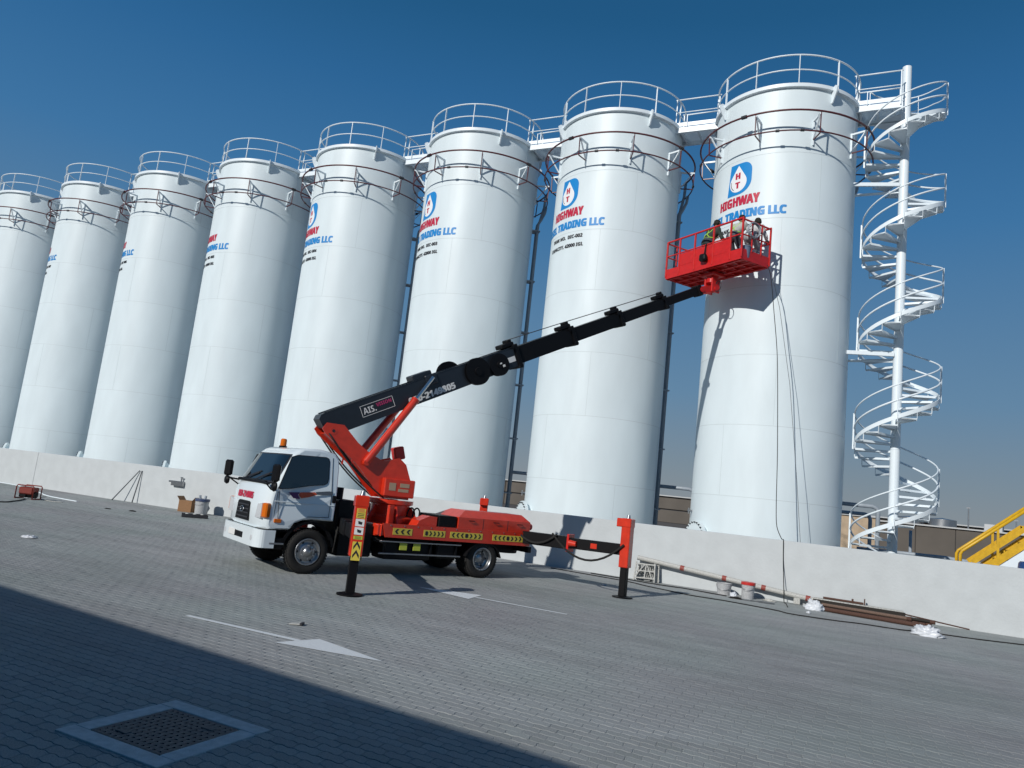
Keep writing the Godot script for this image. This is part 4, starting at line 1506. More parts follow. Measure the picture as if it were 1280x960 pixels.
func make_truck() -> void:
	var F := Vector3(-0.44616349, 0, 0.89495147).normalized()
	TR = Transform3D(Basis(F, Vector3.UP, F.cross(Vector3.UP)), Vector3(-9.687, 0, -10.957))
	var t := thing("boom_lift_truck", "white cab truck carrying an orange-red boom lift with its black boom raised", "truck")
	t.transform = TR
	make_cab(t)
	# wheels
	for s in [1.0, -1.0]:
		wheel(t, P(0.0, 0.384, s * 0.975), s, false)
		wheel(t, P(-3.81, 0.384, s * 0.965), s, true)
		wheel(t, P(-3.81, 0.384, s * 0.72), s, true)
	var st := new_st()
	rod(st, P(0, 0.384, 0.8), P(0, 0.384, -0.8), 0.06, 0.06, 10)
	rod(st, P(-3.81, 0.384, 0.72), P(-3.81, 0.384, -0.72), 0.09, 0.09, 12)
	part("axles", st, M.black, t)
	# chassis
	st = new_st()
	for s in [1.0, -1.0]:
		box(st, P(-2.25, 0.60, s * 0.38), Vector3(5.6, 0.20, 0.09))
	for k in 6:
		box(st, P(0.1 - 0.95 * k, 0.60, 0), Vector3(0.08, 0.14, 0.67))
	var ch := part("chassis", st, M.black, t)
	for e in [[-0.95, 0.62, 0.62, 0.72, 0.60, 0.42, "battery_box"], [-2.05, 0.50, 0.66, 1.05, 0.40, 0.48, "fuel_tank"], [-2.95, 0.52, 0.70, 0.50, 0.34, 0.42, "tool_box"], [-1.9, 0.50, -0.66, 2.2, 0.40, 0.48, "tool_box"]]:
		st = new_st()
		box(st, P(e[0], e[1], e[2]), Vector3(e[3], e[4], e[5]), Basis.IDENTITY, 0.03)
		part(e[6], st, M.black, ch)
	st = new_st()
	box(st, P(-0.72, 1.02, 0.45), Vector3(0.42, 0.62, 0.85), Basis.IDENTITY, 0.02)
	rod(st, P(-0.62, 1.30, 0.60), P(-0.62, 1.55, 0.60), 0.07, 0.07, 12)
	part("air_filter_box", st, M.black, ch)
	for e in [[-3.25, 0.52, 0.30, 0.12, 0.42, "air_tank"], [-1.35, 0.40, 0.30, 0.06, 1.0, "exhaust_pipe"]]:
		st = new_st()
		rod(st, P(e[0], e[1], e[2]), P(e[0] - e[4], e[1], e[2]), e[3], e[3], 16)
		part(e[5], st, M.steel if e[5] == "exhaust_pipe" else M.black, ch)
	for k in 4:
		st = new_st()
		var hp := []
		for q in 15:
			var w := q / 14.0
			hp.append(P(-1.3 - 2.0 * w, 0.70 - 0.05 * sin(PI * w * (2 + k % 2)) - 0.02 * k, 0.80 + 0.03 * k))
		tube(st, hp, 0.011, 6)
		part("hydraulic_hose", st, M.rubber, ch)
	# spare wheel and mudguards under the tail
	st = new_st()
	lathe(st, P(-5.0, 0.46, 0.0), [[0.18, 0.0], [0.36, 0.01], [0.38, 0.09], [0.36, 0.18], [0.18, 0.19]], 28, Basis.IDENTITY, false)
	part("spare_wheel", st, M.rubber, ch)
	for s in [1.0, -1.0]:
		st = new_st()
		var arch := PackedVector2Array()
		for k in 11:
			var a := deg_to_rad(15.0 + 150.0 * k / 10.0)
			arch.append(Vector2(-3.81 + 0.47 * cos(a), 0.384 + 0.40 * sin(a)))
		for k in 11:
			var a := deg_to_rad(165.0 - 150.0 * k / 10.0)
			arch.append(Vector2(-3.81 + 0.45 * cos(a), 0.384 + 0.38 * sin(a)))
		prism(st, arch, P(0, -0.06, s * 0.80 + 0.20), Basis(Vector3(1, 0, 0), Vector3.UP, Vector3(0, 0, 1)), 0.40)
		part("mudguard", st, M.black, ch)
		for y in [0.64, 0.415]:
			st = new_st()
			box(st, P(-2.32, y, s * 0.96), Vector3(1.86, 0.028, 0.03), Basis.IDENTITY, 0.006)
			part("side_guard", st, M.steel, ch)
		for u in [-1.5, -2.55, -3.15]:
			st = new_st()
			box(st, P(u, 0.53, s * 0.93), Vector3(0.04, 0.27, 0.03))
			part("guard_post", st, M.black, ch)
		for u in [-1.92, -2.22]:
			st = new_st()
			box(st, P(u, 0.555, s * 0.945 - 0.0), Vector3(0.16, 0.13, 0.012))
			part("sticker", st, M.lime_sticker, ch)
	# bed
	st = new_st()
	box(st, P(-3.15, 0.845, 0), Vector3(3.68, 0.20, 1.94), Basis.IDENTITY, 0.012)
	var bed := part("bed", st, M.red, t)
	for s in [1.0, -1.0]:
		st = new_st()
		var sk := PackedVector2Array([Vector2(-1.40, 0.94), Vector2(-1.47, 0.72), Vector2(-5.0, 0.70), Vector2(-5.0, 0.985), Vector2(-1.40, 0.975)])
		prism(st, sk, P(0, 0, s * 0.985 + 0.018), Basis(Vector3(1, 0, 0), Vector3.UP, Vector3(0, 0, 1)), 0.036)
		part("side_skirt", st, M.red, bed)
		st = new_st()
		prism(st, pv([0.0, 0.0, 0.24, 0.0, 0.22, 0.22, 0.0, 0.22]), P(-1.395, 0.735, s * 0.99), Basis(Vector3(0.35, 0, s * 0.94).normalized(), Vector3.UP, Vector3(0.94, 0, -s * 0.35).normalized()), 0.02)
		part("corner_plate", st, M.red, bed)
	var marks := [[-1.62, -2.00, 3, 9], [-2.28, -2.74, 5, -1], [-2.86, -3.60, 7, 3], [-3.86, -4.90, 8, 3]]
	marks = [[-1.62, -2.04, 3, 9], [-2.30, -2.80, 5, 0], [-2.92, -3.72, 7, 3], [-3.98, -4.90, 8, 3]]
	for m in marks:
		st = new_st()
		box(st, P((m[0] + m[1]) * 0.5, 0.838, 1.005), Vector3(absf(m[1] - m[0]), 0.125, 0.006))
		var sk2 := part("hazard_sticker", st, M.yellow_sticker, bed)
		st = new_st()
		chevrons(st, m[0] - 0.02, m[1] + 0.02, 0.838, 0.125, 1.009, m[2], m[3])
		part("chevron_marks", st, M.ink, sk2).set_meta("kind", "stuff")
	# covers on the bed
	st = new_st()
	var hip := func(u0: float, u1: float, v0: float, v1: float, y0: float, y1: float, y2: float, d: float) -> void:
		flat(st)
		var b := [P(u0, y0, v0), P(u1, y0, v0), P(u1, y0, v1), P(u0, y0, v1)]
		var m := [P(u0, y1, v0), P(u1, y1, v0), P(u1, y1, v1), P(u0, y1, v1)]
		var k := [P(u0 - d * 1.4, y2, v0 + d), P(u1 + d * 0.7, y2, v0 + d), P(u1 + d * 0.7, y2, v1 - d), P(u0 - d * 1.4, y2, v1 - d)]
		for i in 4:
			quad(st, b[i], m[i], m[(i + 1) % 4], b[(i + 1) % 4])
			quad(st, m[i], k[i], k[(i + 1) % 4], m[(i + 1) % 4])
		quad(st, k[0], k[1], k[2], k[3])
	hip.call(-3.10, -4.98, 0.10, 0.985, 0.95, 1.20, 1.34, 0.18)
	part("hydraulic_cover", st, M.red, bed)
	st = new_st()
	hip.call(-2.72, -4.4, -0.95, 0.02, 0.95, 1.36, 1.46, 0.10)
	part("hydraulic_cover", st, M.red, bed)
	st = new_st()
	box(st, P(-2.86, 1.08, 0.55), Vector3(0.42, 0.24, 0.82), Basis.IDENTITY, 0.01)
	part("valve_block", st, M.black, bed)
	st = new_st()
	prism(st, pv([-2.15, 0.94, -2.62, 0.94, -2.62, 1.16, -2.45, 1.17, -2.22, 1.07]), P(0, 0, 0.93), Basis(Vector3(1, 0, 0), Vector3.UP, Vector3(0, 0, 1)), 0.30)
	part("pump_cover", st, M.red, bed)
	for k in 2:
		st = new_st()
		var pts := []
		for q in 9:
			var a := PI * q / 8.0
			pts.append(P(-2.35 - 0.13 * k - 0.09 * cos(a), 1.10 + 0.18 * sin(a), 0.35))
		tube(st, pts, 0.016, 6)
		part("hydraulic_hose", st, M.rubber, bed)
	for u in [-3.72, -4.36]:
		st = new_st()
		box(st, P(u, 1.08, 0.986), Vector3(0.008, 0.24, 0.006))
		part("panel_gap", st, M.ink, bed)
	for u in [-3.42, -4.05, -4.68]:
		st = new_st()
		tube(st, [P(u - 0.06, 1.14, 0.984), P(u - 0.06, 1.14, 1.01), P(u + 0.06, 1.14, 1.01), P(u + 0.06, 1.14, 0.984)], 0.009, 6)
		part("cover_handle", st, M.black, bed)
	for k in 12:
		st = new_st()
		rod(st, P(-1.56 - 0.30 * k, 0.945, 1.0), P(-1.56 - 0.30 * k, 0.945, 1.012), 0.012, 0.012, 6)
		part("bolt", st, M.steel, bed)
	# tail: red cross member with lamps, step
	st = new_st()
	box(st, P(-5.06, 0.62, 0.0), Vector3(0.10, 0.13, 1.9), Basis.IDENTITY, 0.01)
	part("rear_bar", st, M.black, t)
	st = new_st()
	box(st, P(-5.09, 0.80, 0.45), Vector3(0.12, 0.10, 0.7), Basis.IDENTITY, 0.01)
	part("tail_lamp_bar", st, M.red, t)
	st = new_st()
	rod(st, P(-5.03, 1.10, 0.78), P(-5.16, 1.10, 0.78), 0.09, 0.07, 14)
	part("pulley", st, M.basket_red, t)
	# outriggers: foot places measured on the ground
	outrigger(t, P(-0.85, 0, 0.45), P(0.146, 0, 3.06), 1.50, false)
	outrigger(t, P(-4.75, 0, 0.55), P(-5.66, 0, 3.20), 1.54, true)
	outrigger(t, P(-4.75, 0, -0.55), P(-5.66, 0, -1.72), 1.60, false)
	outrigger(t, P(-0.85, 0, -0.45), P(-0.80, 0, -1.35), 1.40, false)
	# stickers on the front leg
	var lf := Vector3(0.146, 0, -3.06)
	var ld := (P(0.146, 0, 3.06) - P(-0.85, 0, 0.45)).normalized()
	var lg := Basis(ld, Vector3.UP, ld.cross(Vector3.UP).normalized())
	# the two faces that look toward the yard
	for fc in 2:
		var nrm := ld if fc == 0 else -lg.z
		var along := nrm.cross(Vector3.UP).normalized() * -1.0
		var bf := Basis(along, Vector3.UP, nrm)
		for e in [[1.275, 0.055, "yellow"], [1.20, 0.085, "yellow"], [1.09, 0.11, "white"], [0.965, 0.11, "white"], [0.865, 0.05, "lime"], [0.665, 0.28, "yellow"]]:
			st = new_st()
			box(st, lf + Vector3(0, e[0], 0) + nrm * 0.099, Vector3(0.135, e[1], 0.004), bf)
			var s2 := part("leg_sticker", st, M.white_sticker if e[2] == "white" else (M.lime_sticker if e[2] == "lime" else M.yellow_sticker), t)
			st = new_st()
			var oo: Vector3 = lf + Vector3(0, e[0], 0) + nrm * 0.1012
			if e[1] > 0.2:
				for q in [-0.09, 0.04]:
					prism(st, pv([-0.05, q - 0.02, 0.0, q + 0.06, 0.05, q - 0.02, 0.05, q + 0.03, 0.0, q + 0.11, -0.05, q + 0.03]), oo, bf, 0.001)
			elif e[2] == "white":
				prism(st, pv([-0.02, -0.02, 0.03, -0.03, 0.04, 0.01, 0.0, 0.02, -0.03, 0.025]), oo, bf, 0.001)
			else:
				for q in 3:
					box(st, oo + bf * Vector3(0, (q - 1) * e[1] * 0.28, 0), Vector3(0.10, e[1] * 0.12, 0.001), bf)
			part("sticker_print", st, M.ink if e[0] < 1.25 else M.logo_red, s2)
	# turret and boom stand in the plane that the boom swings in
	var c := P(-2.05, 0, 0)
	var b := Vector3(-0.9945, 0, -0.1047).normalized()
	var sd := Vector3(0.1047, 0, -0.9945).normalized()     # toward the left flank
	var bf2 := Basis(b, Vector3.UP, b.cross(Vector3.UP))
	st = new_st()
	lathe(st, c, [[0.0, 0.93], [0.50, 0.93], [0.50, 1.05], [0.40, 1.10], [0.40, 1.30], [0.46, 1.32], [0.46, 1.40], [0.0, 1.41]], 36)
	var ped := part("turret_base", st, M.red, t)
	for a in 6:
		st = new_st()
		var q := Basis(Vector3.UP, TAU * a / 6.0 + 0.3)
		prism(st, pv([0.36, 0.94, 0.66, 0.94, 0.44, 1.28, 0.36, 1.28]), c - q.z * 0.015, q, 0.03)
		part("gusset", st, M.red, ped)
	st = new_st()
	box(st, c + Vector3(0.34, 1.12, -0.66), Vector3(0.20, 0.38, 0.06), Basis(Vector3.UP, 0.6), 0.01)
	part("ladder_bracket", st, M.red, ped)
	# arms of the turret lean back to the boom's pivot
	var arm := pv([-1.72, 2.62, -1.64, 2.74, -1.30, 2.74, -0.98, 2.44, -0.70, 2.26, -0.40, 2.14, -0.06, 2.24, 0.10, 2.12, 0.24, 1.80, 0.24, 1.42, -0.36, 1.42, -0.94, 2.02, -1.64, 2.52])
	for s in [1.0, -1.0]:
		st = new_st()
		prism(st, arm, c + sd * (s * 0.255 + 0.02), bf2, 0.04)
		var plate := part("turret_plate", st, M.red, t)
		st = new_st()
		rod(st, c + b * -1.50 + Vector3(0, 2.60, 0) + sd * s * 0.27, c + b * -1.50 + Vector3(0, 2.60, 0) + sd * s * 0.32, 0.075, 0.075, 16)
		part("pivot_pin", st, M.red, plate)
		st = new_st()
		rod(st, c + b * -0.78 + Vector3(0, 2.07, 0) + sd * s * 0.27, c + b * -0.78 + Vector3(0, 2.07, 0) + sd * s * 0.42, 0.06, 0.06, 16)
		part("pivot_pin", st, M.red, plate)
		st = new_st()
		prism(st, pv([-1.02, 2.40, -1.06, 2.0, -1.03, 1.98, -0.99, 2.40]), c + sd * (s * 0.278 + 0.008), bf2, 0.016)
		part("stiffener", st, M.red, plate)
		for e in [[-1.50, 2.60, 0.325, 0.03], [-0.12, 1.98, 0.283, 0.045]]:
			st = new_st()
			rod(st, c + b * e[0] + Vector3(0, e[1], 0) + sd * s * (e[2] - 0.01), c + b * e[0] + Vector3(0, e[1], 0) + sd * s * e[2], e[3], e[3], 14)
			part("pin_hole", st, M.ink, plate)
		for k in 2:
			st = new_st()
			var hp := []
			for q in 12:
				var w := q / 11.0
				var base: Vector3 = (c + b * -0.30 + Vector3(0, 1.50, 0)).lerp(c + b * -1.58 + Vector3(0, 2.62, 0), w)
				hp.append(base + sd * s * (0.29 + 0.03 * k) + Vector3(0, -0.03 - 0.05 * k - 0.10 * sin(PI * w), 0))
			tube(st, hp, 0.016, 6)
			part("hydraulic_hose", st, M.rubber, plate)
	st = new_st()
	for e in [[-1.58, 2.55, -0.92, 2.09], [-0.92, 2.09, -0.30, 1.48], [-1.24, 2.64, -0.72, 2.22]]:
		bar(st, c + b * e[0] + Vector3(0, e[1], 0), c + b * e[2] + Vector3(0, e[3], 0), 0.46, 0.03)
	part("turret_web", st, M.red, t)
	st = new_st()
	box(st, c + b * -0.04 + Vector3(0, 1.64, 0) + sd * 0.36, Vector3(0.66, 0.36, 0.20), bf2, 0.02)
	var cbx := part("control_box", st, M.red, t)
	for e in [[-0.20, 0.14, 0.15], [0.06, 0.20, 0.08], [0.04, 0.22, 0.06]]:
		st = new_st()
		var yy: float = 1.66 if e[2] > 0.1 else (1.70 if e[2] > 0.07 else 1.60)
		box(st, c + b * (e[0]) + Vector3(0, yy, 0) + sd * 0.463, Vector3(e[1], e[2], 0.006), bf2)
		part("control_label", st, M.beige_plate, cbx)
	st = new_st()
	box(st, c + b * -0.02 + Vector3(0, 2.34, 0) + sd * 0.1, Vector3(0.22, 0.26, 0.2), bf2 * Basis(Vector3(0, 0, 1), 0.3), 0.02)
	part("hose_guard", st, M.basket_red, t)
	# lift cylinders
	for s in [1.0, -1.0]:
		st = new_st()
		var p0: Vector3 = c + b * -0.78 + Vector3(0, 2.07, 0) + sd * s * 0.36
		var p1: Vector3 = c + b * 0.10 + Vector3(0, 3.43, 0) + sd * s * 0.32
		rod(st, p0, p1, 0.078, 0.078, 18)
		rod(st, p1, p1 + (p1 - p0).normalized() * 0.05, 0.088, 0.085, 18)
		var cy := part("lift_cylinder", st, M.red, t)
		st = new_st()
		rod(st, p1, c + b * 0.46 + Vector3(0, 4.0, 0) + sd * s * 0.29, 0.042, 0.042, 14)
		part("cylinder_rod", st, M.chrome, cy)
	make_boom(t, c, b, sd)
	make_basket(t)

func make_boom(t: Node3D, c: Vector3, b: Vector3, sd: Vector3) -> void:
	var th := deg_to_rad(27.366)
	var ax := b * cos(th) + Vector3.UP * sin(th)
	var pe := -b * sin(th) + Vector3.UP * cos(th)
	var o := c + Vector3(0, 3.5646, 0)
	var f := Basis(ax, pe, ax.cross(pe))       # x along, y across, z sideways
	var zs := signf(f.z.dot(sd))               # which way z runs
	var at := func(a: float, q: float, w: float) -> Vector3: return o + ax * a + pe * q + sd * w
	var st := new_st()
	prism(st, pv([-1.93, 0.13, -1.86, 0.20, 2.86, 0.205, 2.86, -0.225, 1.2, -0.255, -1.46, -0.27, -1.66, -0.24, -1.90, -0.06]), o - f.z * 0.19, f, 0.38)
	var boom := part("boom", st, M.navy, t)
	st = new_st()
	for s in [1.0, -1.0]:
		bar(st, at.call(-1.8, 0.212, s * 0.17), at.call(2.8, 0.216, s * 0.17), 0.05, 0.018)
	part("top_flange", st, M.navy, boom)
	var secs := [[2.55, 4.62, 0.195, -0.20, 0.165], [4.25, 6.22, 0.165, -0.165, 0.14], [5.95, 7.84, 0.138, -0.138, 0.118], [7.60, 9.20, 0.115, -0.105, 0.095]]
	for e in secs:
		st = new_st()
		prism(st, pv([e[0], e[2] - 0.03, e[0], e[3] + 0.03, e[0] + 0.01, e[3], e[1], e[3], e[1], e[2], e[0] + 0.01, e[2]]), o - f.z * e[4], f, e[4] * 2.0)
		part("boom_section", st, M.black, boom)
	# collars at the end of each section with their rollers and cable guides
	for e in [[2.84, 0.27, -0.29, 0.235], [4.55, 0.235, -0.245, 0.20], [6.16, 0.205, -0.205, 0.17], [7.80, 0.18, -0.175, 0.145]]:
		st = new_st()
		box(st, at.call(e[0], (e[1] + e[2]) * 0.5, 0.0), Vector3(0.11, e[1] - e[2], e[3] * 2.0), f, 0.012)
		box(st, at.call(e[0] - 0.14, e[1] + 0.02, 0.0), Vector3(0.34, 0.10, e[3] * 1.3), f, 0.02)
		box(st, at.call(e[0] - 0.05, e[1] + 0.09, 0.0), Vector3(0.12, 0.09, e[3] * 1.0), f, 0.02)
		for s in [1.0, -1.0]:
			rod(st, at.call(e[0] - 0.02, e[2] + 0.05, s * e[3]), at.call(e[0] - 0.02, e[2] + 0.05, s * (e[3] + 0.04)), 0.05, 0.05, 12)
			rod(st, at.call(e[0] - 0.10, e[1] - 0.06, s * e[3]), at.call(e[0] - 0.10, e[1] - 0.06, s * (e[3] + 0.03)), 0.035, 0.035, 12)
		part("boom_collar", st, M.black, boom)
	st = new_st()
	tube(st, [at.call(2.80, 0.40, 0.05), at.call(4.40, 0.37, 0.05), at.call(6.05, 0.33, 0.05), at.call(7.70, 0.29, 0.05)], 0.011, 6)
	part("boom_cable", st, M.ink, boom)
	# bracket and drums beside the lift cylinder
	st = new_st()
	box(st, at.call(0.44, 0.27, 0.0), Vector3(0.46, 0.13, 0.34), f, 0.02)
	box(st, at.call(0.60, 0.14, 0.20), Vector3(0.28, 0.22, 0.07), f, 0.02)
	part("cylinder_bracket", st, M.navy, boom)
	for e in [[1.70, -0.03, 0.24, 0.30, 0.10], [2.27, -0.05, 0.21, 0.25, 0.13], [1.24, 0.07, -0.24, 0.30, 0.09]]:
		st = new_st()
		var w: float = e[2]
		var d := signf(w)
		var prof := [[0.0, 0.0], [e[3], 0.0], [e[3], 0.012], [e[3] * 0.72, 0.02], [e[3] * 0.72, e[4] - 0.02], [e[3], e[4] - 0.012], [e[3], e[4]], [e[3] * 0.3, e[4] + 0.004], [e[3] * 0.28, e[4] + 0.03], [0.0, e[4] + 0.03]]
		var yb := sd * d
		lathe(st, at.call(e[0], e[1], w - d * 0.06), prof, 28, Basis(ax, yb, ax.cross(yb)))
		part("cable_drum", st, M.black, boom)
	st = new_st()
	box(st, at.call(2.28, -0.03, 0.326), Vector3(0.05, 0.03, 0.004), f)
	box(st, at.call(2.34, -0.10, 0.326), Vector3(0.06, 0.05, 0.004), f)
	box(st, at.call(2.66, -0.04, 0.194), Vector3(0.20, 0.12, 0.006), f)
	part("boom_sticker", st, M.white_sticker, boom)
	# lettering on the flank toward the yard
	var tx := -ax if zs < 0.0 else ax
	tx = ax
	var face := Basis(tx, pe, sd)
	var left := at.call(0.30, -0.165, 0.193) as Vector3
	# seen from the left flank the boom runs to the right
	st = new_st()
	flat_letters(st, "050-2149805", 1.14, 0.14, left - ax * 0.34 - pe * 0.05, face, 0.014)
	part("number_lettering", st, M.white_sticker, boom).set_meta("label", "white lettering reading 050-2149805 on the boom")
	st = new_st()
	var q0 := at.call(-1.08, -0.13, 0.192) as Vector3
	for e in [[0.0, 0.0, 0.72, 0.0], [0.0, 0.22, 0.72, 0.22], [0.0, 0.0, 0.0, 0.22], [0.72, 0.0, 0.72, 0.22]]:
		bar(st, q0 + ax * e[0] + pe * e[1], q0 + ax * e[2] + pe * e[3], 0.008, 0.008)
	part("sign_frame", st, M.white_sticker, boom)
	st = new_st()
	flat_letters(st, "AIS.", 0.28, 0.13, q0 + ax * 0.04 + pe * 0.04 + sd * 0.003, face)
	part("sign_lettering", st, M.white_sticker, boom)
	st = new_st()
	flat_letters(st, "VISION", 0.34, 0.075, q0 + ax * 0.34 + pe * 0.11 + sd * 0.003, face)
	part("sign_lettering", st, M.pink, boom)
	# head of the boom
	st = new_st()
	box(st, at.call(9.16, 0.0, 0.0), Vector3(0.16, 0.30, 0.26), f, 0.02)
	part("boom_head", st, M.black, boom)
	# red link from the boom's head to the pin under the basket
	var pin := TR.affine_inverse() * (B1 + BA * 1.42 + BN * 0.45 + Vector3(0, -0.52, 0))
	var tip := at.call(9.22, 0.0, 0.0) as Vector3
	var across := (pin - tip).cross(Vector3.UP).normalized()
	for s in [1.0, -1.0]:
		st = new_st()
		bar(st, tip + across * 0.10 * s - (pin - tip) * 0.15, pin + across * 0.10 * s + (pin - tip) * 0.12, 0.035, 0.20, 0.008)
		part("basket_link", st, M.basket_red, boom)
	st = new_st()
	rod(st, tip + across * 0.15, tip - across * 0.15, 0.07, 0.07, 14)
	part("link_pin", st, M.basket_red, boom)

const B1 := Vector3(-3.178, 8.463, -18.95)     # near floor corner of the basket
const BA := Vector3(-0.832, 0, -0.554)          # along its long side
const BN := Vector3(0.554, 0, -0.832)           # across, toward the tank

func make_basket(t: Node3D) -> void:
	# basket frame: x along the long side, y up, z toward the viewer
	var w := Transform3D(Basis(BA.normalized(), Vector3.UP, BA.normalized().cross(Vector3.UP)), B1)
	var bk := put("work_basket", null, null, t)
	bk.transform = TR.affine_inverse() * w
	var zi := signf(w.basis.z.dot(BN))       # z runs toward the tank when positive
	var L := 2.84
	var D := 1.056
	var H := 1.065
	var Q := func(x: float, y: float, z: float) -> Vector3: return Vector3(x, y, z * zi)
	var st := new_st()
	box(st, Q.call(L * 0.5, 0.015, D * 0.5), Vector3(L, 0.03, D))
	bk.mesh = commit(st)
	bk.material_override = M.basket_red
	for k in 9:
		st = new_st()
		box(st, Q.call(0.06 + (L - 0.12) * k / 8.0, -0.02, D * 0.5), Vector3(0.04, 0.04, D - 0.02))
		part("floor_joist", st, M.basket_red, bk)
	for k in 4:
		st = new_st()
		box(st, Q.call(L * 0.5, -0.045, 0.08 + (D - 0.16) * k / 3.0), Vector3(L - 0.02, 0.035, 0.05))
		part("floor_beam", st, M.basket_red, bk)
	var xs := [0.0, 0.40, 1.02, 1.72, 2.32, L]
	# panels
	for e in [[0.0, L, 0.0, -0.05, 0.235, 0.0], [0.41, 2.31, 0.0, 0.24, 0.60, 0.004], [0.0, L, D, -0.05, 0.235, 0.0]]:
		st = new_st()
		box(st, Q.call((e[0] + e[1]) * 0.5, (e[3] + e[4]) * 0.5, e[2]), Vector3(e[1] - e[0], e[4] - e[3], 0.012))
		part("side_panel", st, M.basket_red, bk)
	for x in [0.0, L]:
		st = new_st()
		box(st, Q.call(x, 0.093, D * 0.5), Vector3(0.012, 0.285, D - 0.02))
		part("end_panel", st, M.basket_red, bk)
	for z in [0.0, D]:
		for x in xs:
			st = new_st()
			bar(st, Q.call(x, 0.0, z), Q.call(x, H, z), 0.045, 0.045, 0.006)
			part("basket_post", st, M.basket_red, bk)
		st = new_st()
		bar(st, Q.call(-0.02, H, z), Q.call(L + 0.02, H, z), 0.045, 0.045, 0.008)
		part("top_rail", st, M.basket_red, bk)
		st = new_st()
		bar(st, Q.call(0.0, 0.63, z), Q.call(L, 0.63, z), 0.032, 0.032, 0.005)
		part("middle_rail", st, M.basket_red, bk)
	for x in [0.0, L]:
		for z in [0.36, 0.72]:
			st = new_st()
			bar(st, Q.call(x, 0.2, z), Q.call(x, H, z), 0.035, 0.035, 0.005)
			part("basket_post", st, M.basket_red, bk)
		st = new_st()
		bar(st, Q.call(x, H - 0.03, 0.03), Q.call(x, H - 0.03, D - 0.03), 0.04, 0.04, 0.006)
		part("top_rail", st, M.basket_red, bk)
		st = new_st()
		bar(st, Q.call(x, 0.62, 0.03), Q.call(x, 0.62, D - 0.03), 0.03, 0.03, 0.005)
		part("middle_rail", st, M.basket_red, bk)
	# mount below the floor
	st = new_st()
	var head := Q.call(1.42, -0.10, 0.45) as Vector3
	box(st, head + Vector3(0, -0.02, 0), Vector3(0.5, 0.10, 0.42), Basis.IDENTITY, 0.02)
	rod(st, head + Vector3(0, -0.04, 0), head + Vector3(0, -0.24, 0), 0.16, 0.16, 20)
	var mt := part("basket_mount", st, M.basket_red, bk)
	st = new_st()
	for s in [-0.13, 0.13]:
		box(st, head + Vector3(s, -0.32, 0), Vector3(0.05, 0.40, 0.30), Basis.IDENTITY, 0.01)
	rod(st, head + Vector3(-0.18, -0.42, 0), head + Vector3(0.18, -0.42, 0), 0.06, 0.06, 14)
	part("mount_fork", st, M.basket_red, mt)
	st = new_st()
	var loop := []
	for k in 14:
		var a := TAU * k / 13.0 * 0.9
		loop.append(head + Vector3(-0.24 + 0.11 * cos(a), -0.36 + 0.15 * sin(a), -0.02 * k / 13.0))
	tube(st, loop, 0.012, 6)
	part("hose_loop", st, M.ink, mt)

